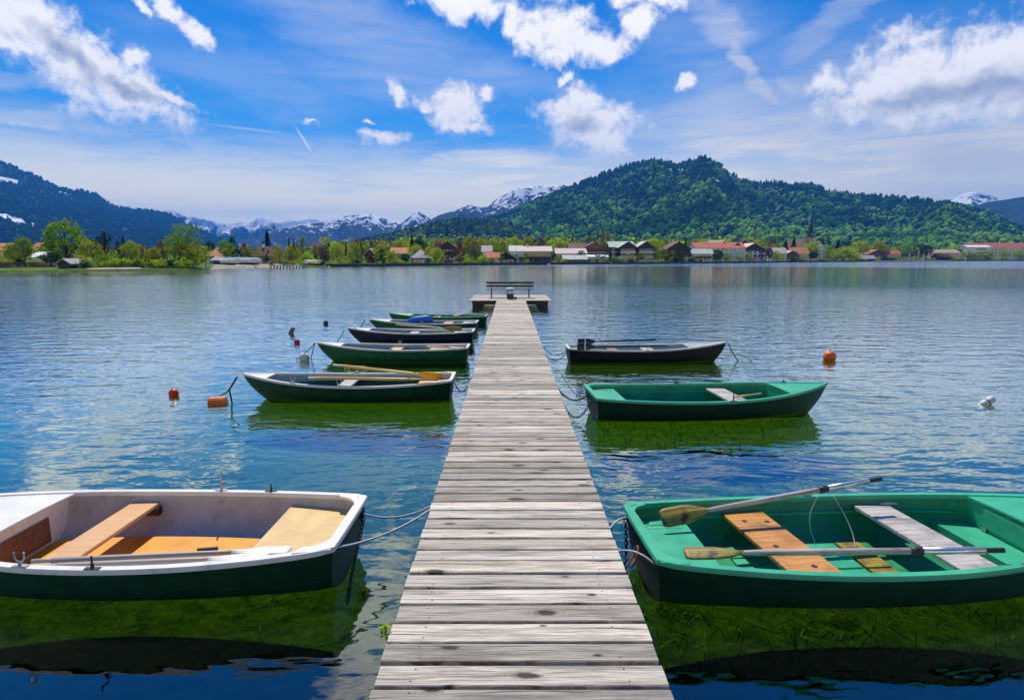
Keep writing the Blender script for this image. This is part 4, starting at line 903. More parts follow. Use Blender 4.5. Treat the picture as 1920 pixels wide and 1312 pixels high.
T_RED = tiles('red_roof_tiles', (.40, .10, .055), (.58, .20, .12)); T_ORG = tiles('orange_roof_tiles', (.52, .21, .085), (.68, .34, .16)); T_PINK = tiles('pale_pink_roof', (.60, .47, .42), (.74, .60, .55)); T_GREEN = tiles('pale_green_grey_roof', (.42, .47, .42), (.58, .62, .56)); T_BROWN = tiles('brown_roof_tiles', (.13, .075, .055), (.24, .14, .10)); T_GREY = tiles('grey_shingle_roof', (.30, .29, .30), (.46, .44, .45)); T_DARK = tiles('dark_roof', (.05, .035, .035), (.10, .065, .06)); T_TAN = tiles('tan_roof', (.42, .32, .22), (.55, .43, .31)); T_WHITE = tiles('white_sheet_roof', (.74, .74, .75), (.84, .84, .85))
m, n = mat('window_glass'); finish(n, principled(n, (.015, .02, .03), .08, spec=.7)); GLASS = m
WFRAME = paint('white_window_frame', (.72, .72, .70), .6); BALC = paint('dark_balcony_boards', (.05, .03, .022), .7, .3, 2); BALC_W = paint('white_balcony_rail', (.68, .68, .66), .6)
_win = {}
def window_mesh(w, h, frame=True):
    key = (round(w, 1), round(h, 1))
    if key not in _win:
        b = MB().box(-w / 2, w / 2, -.02, .06, 0, h); me = bpy.data.meshes.new('window'); me.from_pydata(b.v, [], b.f); me.materials.append(GLASS)
        b = MB(); t = .07
        b.box(-w / 2 - t, -w / 2, -.05, .05, -t, h + t).box(w / 2, w / 2 + t, -.05, .05, -t, h + t).box(-w / 2, w / 2, -.05, .05, -t, 0).box(-w / 2, w / 2, -.05, .05, h, h + t).box(-.03, .03, -.04, -.021, 0, h)
        mf = bpy.data.meshes.new('frame'); mf.from_pydata(b.v, [], b.f); mf.materials.append(WFRAME); _win[key] = (me, mf)
    return _win[key]
def house(label, x0, x1, eave, ridge, off, orient, wall, roof, depth=None, rows=(), cols=4, balc=(), cat='house', name='house', over=.7, chim=0, base=None, gable_mat=None, winh=1.3, winw=1.1, wx=(.08, .92), balc_m=None, group=None):
    c, rad = on_shore((x0 + x1) / 2, off); Y = c.y
    X0, X1 = (ray(x, 480).x / ray(x, 480).y * Y for x in (x0, x1)); Wd = X1 - X0; xc = (X0 + X1) / 2; rr = math.hypot(xc, Y)
    zb = gz(off) - .6 if base is None else base
    ze, zr = height_at((x0 + x1) / 2, eave, rr) - zb, height_at((x0 + x1) / 2, ridge, rr) - zb
    dp = depth or min(14, max(6, Wd * .75)); o = thing(name, label, cat, (xc, Y, zb), 0, group); hw = Wd / 2 - over * .6
    ov, th = over, .22
    if orient == 'side':
        MB().prism([(0, 0), (dp, 0), (dp, ze), (dp / 2, zr - .05), (0, ze)], -hw, hw).build('wall', wall, o)
        sl = (zr - ze) / (dp / 2); b = MB()
        b.prism([(-ov, ze - ov * sl + .02), (dp / 2, zr + .02), (dp / 2, zr + th), (-ov, ze - ov * sl + th)], -hw - ov, hw + ov)
        b.prism([(dp / 2 + .003, zr + .02), (dp + ov, ze - ov * sl + .02), (dp + ov, ze - ov * sl + th), (dp / 2 + .003, zr + th)], -hw - ov, hw + ov)
        rf = b.build('roof', roof, o)
    elif orient == 'gable':
        Mx = Matrix(((0, 1, 0, 0), (1, 0, 0, 0), (0, 0, 1, 0), (0, 0, 0, 1)))
        b = MB(); poly = [(-hw, 0), (hw, 0), (hw, ze), (0, zr - .05), (-hw, ze)]
        vs = [Vector((x, y, z)) for y in (0, dp) for x, z in poly]; n_ = 5
        b.add(vs, [tuple(range(n_)), tuple(reversed(range(n_, 2 * n_)))] + [(i + n_, (i + 1) % n_ + n_, (i + 1) % n_, i) for i in range(n_)])
        b.build('wall', wall, o); sl = (zr - ze) / hw; b = MB()
        for sg in (-1, 1):
            poly = [(0.002 * sg, zr + .02), (sg * (hw + ov), ze - ov * sl + .02), (sg * (hw + ov), ze - ov * sl + th), (0.002 * sg, zr + th)]
            vs = [Vector((x, y, z)) for y in (-ov * 1.3, dp + ov) for x, z in poly]
            b.add(vs, [(0, 1, 2, 3), (7, 6, 5, 4), (0, 4, 5, 1), (1, 5, 6, 2), (2, 6, 7, 3), (3, 7, 4, 0)])
        rf = b.build('roof', roof, o)
        if gable_mat:
            MB().add([(-hw * .96, -.05, ze), (hw * .96, -.05, ze), (0, -.05, zr - .35), (-hw * .96, -.003, ze), (hw * .96, -.003, ze), (0, -.003, zr - .35)], [(0, 1, 2), (3, 5, 4), (0, 3, 4, 1), (1, 4, 5, 2), (2, 5, 3, 0)]).build('gable_boards', gable_mat, o)
    else:   # pyramid roof
        MB().box(-hw, hw, 0, dp, 0, ze).build('wall', wall, o)
        rf = MB().add([(-hw - ov, -ov, ze - .1), (hw + ov, -ov, ze - .1), (hw + ov, dp + ov, ze - .1), (-hw - ov, dp + ov, ze - .1), (0, dp / 2, zr)], [(0, 1, 4), (1, 2, 4), (2, 3, 4), (3, 0, 4), (3, 2, 1, 0)]).build('roof', roof, o)
    if wall in (DKWOOD, BRWOOD) and cat in ('hotel', 'house') and orient == 'gable':
        MB().box(-hw - .05, hw + .05, -.055, dp * .98, .02, ze * .42).build('ground_storey', PLASTER, o)
    for f_ in rows:
        wm, fm = window_mesh(winw, winh)
        for i in range(cols):
            x = -hw + 2 * hw * (wx[0] + (wx[1] - wx[0]) * (i + .5) / cols)
            w_ = link_mesh('window', None, None, data=wm, parent=o); w_.location = (x, -.085, ze * f_); fr_ = link_mesh('frame', None, None, data=fm, parent=w_); fr_.location = (0, 0, 0)
    for f_ in balc:
        b = MB(); z = ze * f_; b.box(-hw * .94, hw * .94, -1.1, -.004, z - .12, z); b.box(-hw * .94, hw * .94, -1.16, -1.1, z - .1, z + .95)
        b.build('balcony', balc_m or BALC, o)
    for i in range(chim):
        x = hw * (-.4 + .7 * i); yy = dp * .42
        MB().box(x - .35, x + .35, yy, yy + .7, zr - .9, zr + .9).build('chimney', PLASTER if i % 2 == 0 else BRWOOD, rf)
    return o
H = house
# left shore
H('small house with orange roof at the left edge of the far shore', -14, 14, 468, 457, 70, 'side', PLASTER, T_ORG, rows=(.5,), cols=3)
H('long white house with reddish roof between the round tree and the tallest green tree', 57, 116, 467, 456, 60, 'side', PLASTER, T_RED, rows=(.55,), cols=6, chim=1)
H('low outbuilding with a white roof below the reddish roof on the left shore', 55, 80, 482, 474, 38, 'side', PLASTER, T_WHITE, rows=(), depth=6)
H('small brown timber house half hidden behind the tallest green tree', 108, 130, 475, 464, 45, 'gable', BRWOOD, T_BROWN, rows=(.5,), cols=3)
H('dark wooden boat hut with pale gable edges on the left bank', 105, 133, 494, 486.5, 4, 'gable', DKWOOD, T_GREY, depth=7, cat='hut', name='boat_hut', over=.4)
H('dark hut almost hidden in bushes right of the boat hut', 146, 166, 496, 488.5, 8, 'gable', DKWOOD, T_WHITE, depth=6, cat='hut', name='boat_hut', over=.4)
H('house with orange-red roof right of the tall willows', 389, 418, 479, 467, 34, 'side', PLASTER, T_ORG, rows=(.5,), cols=3)
H('pale house with steep roof and red chimney behind the gravel beach', 436, 462, 476, 461, 45, 'gable', PLASTER, T_BROWN, rows=(.5,), cols=2, chim=2)
H('grey boat shed behind the gravel beach', 396, 412, 488, 482, 22, 'side', GREYWD, T_GREY, cat='shed', name='boat_shed', depth=6)
H('white house with brown-red roof in front of the big dark spruce', 480, 505, 478, 463, 26, 'side', PLASTER, T_BROWN, rows=(.3, .65), cols=3, chim=1)
H('white gabled house beside the brown-red roof near the dark spruce', 498, 514, 480, 468, 22, 'gable', PLASTER, T_RED, rows=(.5,), cols=2)
H('low dark red boathouse by the wooden bathing pier', 566, 598, 494, 488.5, 4, 'side', REDWOOD, T_GREY, depth=7, cat='boathouse', name='boathouse', over=.4)
H('dark roofed house rising behind the trees above the red boathouse', 580, 612, 464, 455, 75, 'side', BRWOOD, T_DARK, rows=(.6,), cols=4)
H('reddish brown gabled house between the drooping trees', 682, 706, 477, 467, 30, 'gable', REDWOOD, T_PINK, rows=(.35,), cols=3)
H('house with a broad orange roof left of the pointed pavilion', 731, 769, 474, 465, 36, 'side', PLASTER, T_ORG, rows=(.5,), cols=4)
H('dark lakeside pavilion with a pointed grey shingle roof', 770, 801, 483, 467, 3, 'pyramid', GREYWD, T_GREY, depth=9, cat='pavilion', name='pavilion', over=.5, rows=(.4,), cols=3, winh=1.0)
H('black timber chalet with a white patch on its gable, behind the pointed pavilion', 823, 856, 464, 453, 34, 'gable', DKWOOD, T_DARK, rows=(.35, .65), cols=3, balc=(.6,), gable_mat=DKWOOD)
H('low house with pinkish roof behind the dark red maple', 903, 922, 471, 461, 48, 'side', CREAM, T_PINK, rows=(.5,), cols=2)
H('low white house with salmon-red roof next to the blue-black boathouse', 907, 936, 483, 474, 6, 'side', PLASTER, T_RED, rows=(.3,), cols=3, depth=8)
H('blue-black wooden boathouse with a low gable', 928, 970, 485, 474, 3, 'gable', BLUEWOOD, T_DARK, depth=10, cat='boathouse', name='boathouse', rows=(.3,), cols=4)
H('long low white building behind the blue-black boathouse', 955, 980, 470, 461, 26, 'side', PLASTER, T_WHITE, rows=(.5,), cols=3)
h = H('white two-storey boathouse with a pale pink roof and a band of blue windows', 969, 1035, 471, 462, 3, 'side', PLASTER, T_PINK, depth=13, rows=(.54,), cols=7, winh=1.9, winw=1.9, wx=(.2, .97), balc=(.42,), cat='boathouse', name='boathouse', chim=1)
b = MB(); hw_ = 6.6; b.box(-3.2, 7.0, -.10, -.004, .5, 3.2); b.build('boat_gate', paint('blue_grey_gate', (.06, .09, .16), .6, .2, 1), h)
b = MB(); b.box(-5.5, -3.3, -.9, -.004, .4, 3.2); b.build('porch', PLASTER, h)
H('house with pale pink roof and a dark timber gable end, right of the white boathouse', 1042, 1100, 475, 466, 16, 'side', CREAM, T_PINK, depth=11, rows=(.6,), cols=5)
H('low dark boathouse with pale green roof at the water, in front of the pink-roofed house', 1056, 1101, 486, 479, 2, 'side', GREYWD, T_GREEN, depth=8, cat='boathouse', name='boathouse')
H('large brown chalet with balconies above white arches', 1088, 1142, 467, 454, 24, 'gable', BRWOOD, T_BROWN, depth=18, rows=(.35, .68), cols=6, balc=(.55, .82), cat='hotel', name='chalet', winw=1.5)
h = H('long white arcade under the large brown chalet', 1090, 1140, 481.5, 478.5, 14, 'side', PLASTER, T_WHITE, depth=5, cat='arcade', name='arcade', rows=(.1,), cols=7, winh=1.7, winw=1.6)
H('wing with a broad brown roof joining the large chalet from the left', 1066, 1100, 466, 456, 32, 'side', PLASTER, T_BROWN, depth=10, rows=(.5,), cols=4)
H('hotel wing with pale green roof and dark balcony rows', 1142, 1190, 463, 453, 34, 'side', DKWOOD, T_GREEN, depth=12, rows=(.45, .75), cols=7, balc=(.32, .62), cat='hotel', name='hotel', balc_m=BALC_W)
H('left gable of the dark hotel with pale green roof', 1160, 1194, 463, 453, 24, 'gable', DKWOOD, T_GREEN, depth=14, rows=(.4, .7), cols=4, balc=(.32, .62), cat='hotel', name='hotel', balc_m=BALC_W)
H('right gable of the dark hotel, beside the yellow-green tree', 1194, 1228, 463, 452.5, 22, 'gable', DKWOOD, T_GREEN, depth=14, rows=(.15, .4, .7), cols=4, balc=(.32, .62), cat='hotel', name='hotel', balc_m=BALC_W)
H('large nearly black barn-like chalet with a grey-brown roof', 1248, 1296, 467, 453.5, 16, 'gable', DKWOOD, T_BROWN, depth=16, rows=(.4,), cols=5, balc=(.55,))
H('small white house with pale green roof at the water', 1297, 1337, 475, 467, 5, 'side', PLASTER, T_GREEN, depth=8, rows=(.25, .6), cols=3, balc=(.5,), wx=(.4, .9))
h = H('long hotel with a wide salmon-red roof and white balcony rows', 1303, 1398, 465, 454.5, 26, 'side', PLASTER, T_RED, depth=16, rows=(.15, .45, .75), cols=10, balc=(.38, .68), cat='hotel', name='hotel', balc_m=BALC_W, chim=2)
H('glass-fronted gable end of the long red-roofed hotel', 1366, 1396, 467, 455, 21, 'gable', paint('blue_glass_front', (.06, .16, .26), .25, .3, .6), T_RED, depth=9, cat='hotel', name='hotel', rows=(.2, .5, .78), cols=4, winw=2, winh=1.8)
H('second hotel gable with pinkish roof and white terraces right of the banners', 1390, 1436, 468, 456, 26, 'gable', DKWOOD, T_PINK, depth=16, rows=(.5, .75), cols=5, balc=(.3, .62), cat='hotel', name='hotel', balc_m=BALC_W)
H('pale roof rising behind the long red-roofed hotel', 1330, 1361, 457, 450.5, 60, 'side', CREAM, T_TAN, depth=10)
H('small white and brown house left of the church', 1446, 1476, 474, 465, 26, 'side', PLASTER, T_PINK, rows=(.3, .6), cols=4)
H('cream house with orange roof below the church', 1484, 1517, 475, 464, 30, 'side', CREAM, T_ORG, rows=(.4,), cols=5)
H('restaurant with a low pinkish roof at the waterside left of the cream house', 1468, 1500, 479, 470, 14, 'gable', BRWOOD, T_PINK, rows=(.4,), cols=4)
H('tall pale house with white pointed gable and rows of small windows, right of the church', 1523, 1550, 467.5, 454, 36, 'gable', PLASTER, T_BROWN, depth=22, rows=(.25, .52, .8), cols=3, over=.35)
H('grey-roofed shed right of the big round tree', 1616, 1643, 485, 479, 8, 'side', BLUEWOOD, T_GREY, depth=8, cat='shed', name='boat_shed')
H('brown barn with a dull red roof behind the grey shed', 1624, 1664, 477, 468.5, 30, 'gable', BRWOOD, T_RED, depth=14)
H('house with a long salmon roof right of the brown barn', 1658, 1690, 476, 469, 34, 'side', PINKP, T_RED, rows=(.4,), cols=4)
H('dark brown house behind the white pillars on the right shore', 1702, 1730, 476, 469, 26, 'gable', BRWOOD, T_DARK)
H('long low house with a tan roof left of the big right-hand hotel', 1744, 1800, 474, 468, 40, 'side', CREAM, T_TAN, rows=(.4,), cols=6)
H('dark boat hut low at the water left of the big right-hand hotel', 1757, 1785, 482, 477, 2, 'side', DKWOOD, T_DARK, depth=8, cat='hut', name='boat_hut')
H('long white hotel with a red roof at the right end of the far shore', 1815, 1990, 464, 455.5, 50, 'side', PLASTER, T_RED, depth=18, rows=(.30, .52, .76), cols=22, balc=(.45, .70), cat='hotel', name='hotel', balc_m=BALC_W, winw=2.2, winh=2.0)
H('white square block with dark centre in front of the long right-hand hotel', 1812, 1856, 463, 460, 34, 'side', PLASTER, T_WHITE, depth=12, rows=(.2, .5, .75), cols=4, cat='hotel', name='hotel', winw=2.4, winh=2.2, wx=(.4, .8))
# church
c, rad = on_shore(1512, 60)
def X_at(px, Y): r_ = ray(px, 480); return r_.x / r_.y * Y
ch = thing('church', 'village church with a yellow tower and a needle-thin dark spire', 'church', (X_at(1519.5, c.y), c.y, gz(60) - .6))
zt = lambda y: height_at(1519.5, y, math.hypot(ch.location.x, ch.location.y)) - ch.location.z
tw = (X_at(1524.5, c.y) - X_at(1514.5, c.y)) / 2
MB().box(-tw, tw, 0, 2 * tw, 0, zt(446)).build('tower', CREAM, ch)
sp_ = MB(); zz = [zt(446) + .003, zt(441), zt(436), zt(428), zt(398)]; rr_ = [tw * 1.42, tw * 1.12, tw * .85, tw * .62, .10]
sp_.lathe(list(zip(rr_, zz)), 8, Matrix.Translation((0, tw, 0)) @ Matrix.Rotation(R(22.5), 4, 'Z')); sp_.build('spire', paint('dark_spire_shingle', (.03, .022, .028), .6, .3, .4), ch)
MB().add([(-tw, -.06, zt(446)), (tw, -.06, zt(446)), (0, -.06, zt(437.5)), (-tw, .5, zt(446)), (tw, .5, zt(446)), (0, .5, zt(437.5))], [(0, 1, 2), (3, 5, 4), (1, 4, 5, 2), (2, 5, 3, 0), (0, 3, 4, 1)]).build('tower_gable', CREAM, ch)
for f_ in (.72, .86): MB().box(-.6, .6, -.07, -.004, zt(446) * f_, zt(446) * f_ + 1.9).build('window', GLASS, ch)
xn0, xn1 = X_at(1493, c.y) - ch.location.x, X_at(1514, c.y) - ch.location.x
nave = MB(); xm = (xn0 + xn1) / 2; hwn = (xn1 - xn0) / 2
nave.add([(xn0, -4, 0), (xn1, -4, 0), (xn1, -4, zt(467)), (xm, -4, zt(448)), (xn0, -4, zt(467)), (xn0, 22, 0), (xn1, 22, 0), (xn1, 22, zt(467)), (xm, 22, zt(448)), (xn0, 22, zt(467))], [(0, 1, 2, 3, 4), (9, 8, 7, 6, 5), (0, 5, 6, 1), (1, 6, 7, 2), (5, 0, 4, 9)])
nave.build('nave', CREAM, ch)
rb = MB()
for sg, xe in ((-1, xn0), (1, xn1)):
    vs = [(xm, y, z + .1) if kx == 0 else (xe + sg * .6, y, z - .5) for y in (-4.6, 22.5) for kx, z in ((0, zt(448)), (1, zt(467)))]
    vs += [(v[0], v[1], v[2] + .35) for v in vs]; rb.add(vs, [(0, 1, 3, 2), (4, 6, 7, 5), (0, 4, 5, 1), (2, 3, 7, 6), (1, 5, 7, 3), (0, 2, 6, 4)])
rb.build('roof', T_BROWN, ch)
# banners, pillars, pier, covered boats, fence
for px, cc, lab, y0 in ((1376, (.30, .62, .80), 'light blue hanging banner, leftmost in front of the red-roofed hotel', 471), (1383, (.30, .62, .80), 'light blue hanging banner, middle one in front of the red-roofed hotel', 471), (1391, (.34, .66, .82), 'light blue hanging banner, right one of three in front of the red-roofed hotel', 471),
                    (1409, (.80, .80, .80), 'tall white banner left of the red and white one', 471), (1418, (.70, .16, .14), 'red and white banner between the white and the dark blue one', 471), (1426, (.03, .05, .30), 'dark blue banner at the right end of the hotel terrace', 469)):
    p, rad = on_shore(px, 12); zt_ = height_at(px, y0, rad) - p.z; o = thing('banner', lab, 'banner', p)
    MB().tube([(0, 0, -.3), (0, 0, zt_ + .25)], .05, 6).build('pole', WFRAME, o); w = 3.2 * rad / F
    vs = [(.06 + w * i / 4, .12 * math.sin(i * 1.3 + j), zt_ - (zt_ - 1.0) * j / 6) for j in range(7) for i in range(5)]
    vs2 = [(x, y + .02, z) for x, y, z in vs]; fs = [(j * 5 + i, j * 5 + i + 1, j * 5 + i + 6, j * 5 + i + 5) for j in range(6) for i in range(4)]
    b = MB().add(vs, fs); b.add(vs2, [tuple(reversed(f)) for f in fs]); b.build('cloth', paint('banner_' + str(cc), cc, .8, .06, 2), o)
    if 'red and white' in lab: MB().box(.06, .06 + w, -.16, -.14, zt_ * .62, zt_).build('white_half', WFRAME, o)
for i, (px, y0, lab) in enumerate(((1705, 474, 'white slender pillar, first of four from the brown house'), (1722, 471, 'tallest white pillar with a round cap, second of four'), (1732, 475, 'short white pillar, third of the row on the right shore'), (1741, 474, 'white pillar at the right end of the row, beside the round dark tree'))):
    p, rad = on_shore(px, 10); z_ = height_at(px, y0, rad) - p.z; b = MB(); b.lathe([(.45, -.3), (.45, .3), (.3, .35), (.34, z_ * .8), (.5, z_ * .82), (.5, z_ * .9), (.1, z_)], 10)
    o = b.build('pillar', PLASTER); o.location = p; tag(o, lab, 'pillar')
pr = thing('bathing_pier', 'long low wooden bathing pier on short posts before the left village', 'pier', (0, 0, 0))
q0, q1 = at(503, 501.5), at(575, 502.0); yp = (q0.y + q1.y) / 2 - 4
xa, xb = X_at(503, yp), X_at(575, yp)
MB().box(xa, xb, yp, yp + 1.6, .62, .75).build('deck', paint('pink_grey_planks', (.42, .33, .31), .8, .25, 1), pr)
for x in np.linspace(xa + .4, xb - .4, 12): MB().box(x - .12, x + .12, yp + .2, yp + .44, -1.5, .615).build('post', DARKWOOD, pr)
for px, off, ln, lab in ((431, 10, 5.2, 'white covered boat on the gravel bank, left of its neighbours'), (446, 15, 6.0, 'grey-white covered boat laid up in the middle of the bank'), (462, 12, 6.4, 'long white covered boat with blue-grey tarpaulin on the bank'), (476, 9, 5.0, 'small white laid-up boat beside the white house')):
    p, rad = on_shore(px, off); o = thing('covered_boat', lab, 'boat', p, random.uniform(-.3, .3)); L_ = ln / 2
    vs, fs = [], []
    for i in range(11):
        u = i / 10 * 2 - 1; wv_ = .95 * (1 - max(0, u) ** 2.4) + .05
        vs += [(u * L_, -wv_, 1.25), (u * L_ * .96, -wv_ * .55, .55), (u * L_ * .96, wv_ * .55, .55), (u * L_, wv_, 1.25)]
    fs = [(4 * i + j, 4 * i + 4 + j, 4 * i + 5 + j, 4 * i + 1 + j) for i in range(10) for j in range(3)] + [(0, 1, 2, 3)]
    link_mesh('hull', vs, fs, PLASTER, o)
    cv = [];
    for i in range(11):
        u = i / 10 * 2 - 1; wv_ = .97 * (1 - max(0, u) ** 2.4) + .05; cv += [(u * L_, -wv_, 1.27), (u * L_, 0, 1.3 + .85 * (1 - u * u * .7)), (u * L_, wv_, 1.27)]
    link_mesh('cover', cv, [(3 * i + j, 3 * i + 3 + j, 3 * i + 4 + j, 3 * i + 1 + j) for i in range(10) for j in range(2)] + [(0, 1, 2)], paint('boat_cover_grey', (.52, .55, .60), .8, .2, 1.2), o)
    MB().box(-L_ * .5, L_ * .5, -.3, .3, .05, .54).build('cradle', DARKWOOD, o)
fe = thing('fence', 'low dark rail fence along the meadow on the left bank', 'fence', (0, 0, 0)); b = MB(); pa = []
for px in np.arange(-40, 104, 4): p, _ = on_shore(px, 9); b.box(p.x - .06, p.x + .06, p.y - .06, p.y + .06, p.z - .2, p.z + 1.1); pa.append(p)
for z in (.5, .95): b.tube([p + Vector((0, -.09, z)) for p in pa], .05, 4)
b.build('rails', DARKWOOD, fe)

# ------------------------------------------------------------------ trees and bushes of the shore
FOL = {'lime': foliage('lime_leaves', (.26, .36, .012), (.50, .58, .04), .5), 'green': foliage('green_leaves', (.12, .25, .012), (.28, .44, .03)), 'olive': foliage('olive_leaves', (.20, .25, .014), (.42, .44, .04)),
       'dark': foliage('dark_leaves', (.02, .05, .012), (.06, .12, .025), .25), 'needle': foliage('dark_needles', (.005, .018, .014), (.016, .042, .026), .12), 'red': foliage('dark_red_leaves', (.10, .018, .022), (.24, .05, .055)),
       'pink': foliage('pink_blossom', (.22, .07, .07), (.38, .15, .14)), 'brown': foliage('budding_twigs', (.10, .065, .035), (.20, .14, .07)), 'bright': foliage('bright_spring_leaves', (.28, .44, .012), (.48, .60, .035)), 'bare': paint('bare_bark', (.045, .035, .032), .9, .3, 2)}
BARK = paint('tree_bark', (.05, .038, .028), .9, .4, 3)
def leaves(pts, size, seed, up=.3):
    r_ = np.random.default_rng(seed); n_ = len(pts); d = r_.normal(size=(n_, 3)); d[:, 2] += up; d /= np.linalg.norm(d, axis=1)[:, None]
    e = np.cross(d, r_.normal(size=(n_, 3))); e /= np.linalg.norm(e, axis=1)[:, None]; g = np.cross(d, e); s = size * r_.uniform(.55, 1.35, (n_, 1))
    V = np.stack([pts - e * s, pts + g * s * .6, pts + e * s, pts - g * s * .6], 1).reshape(-1, 3); Fc = np.arange(4 * n_).reshape(-1, 4)
    return V, Fc
def proto_crown(kind, seed):
    r_ = np.random.default_rng(seed); P = []
    if kind == 'spruce':
        for i in range(15):
            z = .10 + i * .058; rad = .48 * (1 - (z - .06) / .98) ** .85
            for a in np.arange(0, 6.28, 6.28 / 11):
                a2 = a + r_.uniform(-.3, .3); ln = rad * r_.uniform(.65, 1.12)
                for t in np.linspace(.15, 1, 9): P.append((ln * t * math.cos(a2), ln * t * math.sin(a2), z - .07 * t * t + r_.normal() * .012))
        P += [(0, 0, z) for z in np.linspace(.9, 1.0, 8)]; size = .032
    elif kind == 'weeping':
        for i in range(95):
            a = r_.uniform(0, 6.28); rr = .42 * math.sqrt(r_.random()); top = 1 - .55 * (rr / .45) ** 2 - r_.uniform(0, .12); bot = max(.06, top - r_.uniform(.35, .75))
            for z in np.arange(bot, top, .022): P.append((rr * math.cos(a) + r_.normal() * .018, rr * math.sin(a) + r_.normal() * .018, z))
        size = .022
    elif kind == 'bush':
        for i in range(26):
            a = r_.uniform(0, 6.28); rr = .36 * math.sqrt(r_.random()); c_ = np.array([rr * math.cos(a), rr * math.sin(a), r_.uniform(.12, .80 - rr)]); P += list(c_ + r_.normal(size=(55, 3)) * np.array([.085, .085, .075]))
        size = .038
    elif kind == 'poplar':
        for i in range(30):
            z = r_.uniform(.14, .95); rr = .34 * math.sin(math.pi * min(1, (z * .92 + .06))) ** .7 * math.sqrt(r_.random()); a = r_.uniform(0, 6.28); P += list(np.array([rr * math.cos(a), rr * math.sin(a), z]) + r_.normal(size=(48, 3)) * np.array([.075, .075, .045]))
        size = .028
    elif kind == 'loose':
        for i in range(26):
            z = r_.uniform(.30, .95); w_ = .40 * math.sin(math.pi * (z - .18) / .86) ** .6; rr = w_ * math.sqrt(r_.random()); a = r_.uniform(0, 6.28); P += list(np.array([rr * math.cos(a), rr * math.sin(a), z]) + r_.normal(size=(38, 3)) * .055)
        size = .026
    else:     # broad round crown of separate clumps
        for i in range(34):
            d = r_.normal(size=3); d /= np.linalg.norm(d); rad = r_.uniform(.55, 1.0) ** .5; c_ = np.array([.38 * d[0] * rad, .38 * d[1] * rad, .60 + .31 * d[2] * rad]); s_ = r_.uniform(.05, .085)
            P += list(c_ + r_.normal(size=(60, 3)) * s_ * np.array([1, 1, .8]))
        size = .030
    P = np.array(P); P[:, 2] = np.clip(P[:, 2], .02, 1.0); P[:, :2] = np.clip(P[:, :2], -.52, .52)
    return leaves(P, size, seed + 1)
def twig_mesh(seed, n0=7, trunk=.03):
    r_ = random.Random(seed); b = MB()
    def grow(p, d, ln, rad, lev):
        q = p + d * ln; b.tube([p, p.lerp(q, .5) + Vector((r_.gauss(0, 1), r_.gauss(0, 1), 0)) * ln * .05, q], [rad, rad * .8, rad * .6], 4, cap=False)
        if lev == 0: return
        for _ in range(4 if lev > 1 else 5):
            nd = (d + Vector((r_.gauss(0, .5), r_.gauss(0, .5), r_.gauss(.12, .3)))).normalized(); s_ = r_.uniform(.45, 1)
            grow(p.lerp(q, s_), nd, ln * r_.uniform(.5, .72), rad * .55, lev - 1)
    for i in range(n0):
        a = r_.uniform(0, 6.28); grow(Vector((0, 0, r_.uniform(.25, .55))), Vector((math.cos(a) * .5, math.sin(a) * .5, 1)).normalized(), r_.uniform(.22, .34), trunk * .5, 3)
    return b
PRO = {}
def proto(kind, fol, var):
    key = (kind, fol, var)
    if key not in PRO:
        base = ('mesh', kind, var)
        if base not in PRO:
            if kind == 'bare': b = twig_mesh(40 + var); PRO[base] = (np.array(b.v), b.f)
            else: V, Fc = proto_crown(kind, 100 + var * 17 + len(kind)); PRO[base] = (V, [tuple(int(i) for i in f) for f in Fc])
        V, Fc = PRO[base]; me = bpy.data.meshes.new('crown'); me.from_pydata([tuple(v) for v in V], [], Fc); me.materials.append(FOL[fol])
        if kind == 'bush': tb3 = MB(); [tb3.tube([(0, 0, -.02), (.16 * math.cos(a), .16 * math.sin(a), .35)], [.018, .008], 5) for a in (0.3, 2.2, 4.4)]
        else:
            tb3 = MB(); tb3.tube([(0, 0, -.03), (.008, .004, .2), (-.006, .006, .45), (0, 0, .78)], [.030, .022, .016, .004], 7)
            if kind in ('round', 'loose', 'weeping'):
                for a in (.4, 1.9, 3.3, 5.1): tb3.tube([(0, 0, .24), (.11 * math.cos(a), .11 * math.sin(a), .46), (.22 * math.cos(a), .22 * math.sin(a), .68)], [.014, .009, .003], 5)
        mt = bpy.data.meshes.new('trunk'); mt.from_pydata(tb3.v, [], tb3.f); mt.materials.append(BARK); PRO[key] = (me, mt)
    return PRO[key]
KINDNAME = {'spruce': 'spruce_tree', 'bush': 'bush', 'bare': 'bare_tree', 'weeping': 'willow_tree', 'poplar': 'slender_tree', 'loose': 'light_crowned_tree', 'round': 'round_tree'}
_cnt = [0]
def tree(px, top, w, kind, fol, off, label, group=None):
    p, rad = on_shore(px, off); h = height_at(px, top, rad) - p.z + .1; wd = w * rad / F * 1.12
    _cnt[0] += 1; me, mt = proto(kind, fol, _cnt[0] % 3)
    o = thing(KINDNAME[kind], label, 'bush' if kind == 'bush' else 'tree', p - Vector((0, 0, .1)), random.uniform(0, 6.28), group); o.scale = (wd, wd, h)
    link_mesh('trunk' if kind != 'bush' else 'stems', None, None, data=mt, parent=o); link_mesh('crown' if kind != 'bush' else 'foliage', None, None, data=me, parent=o)
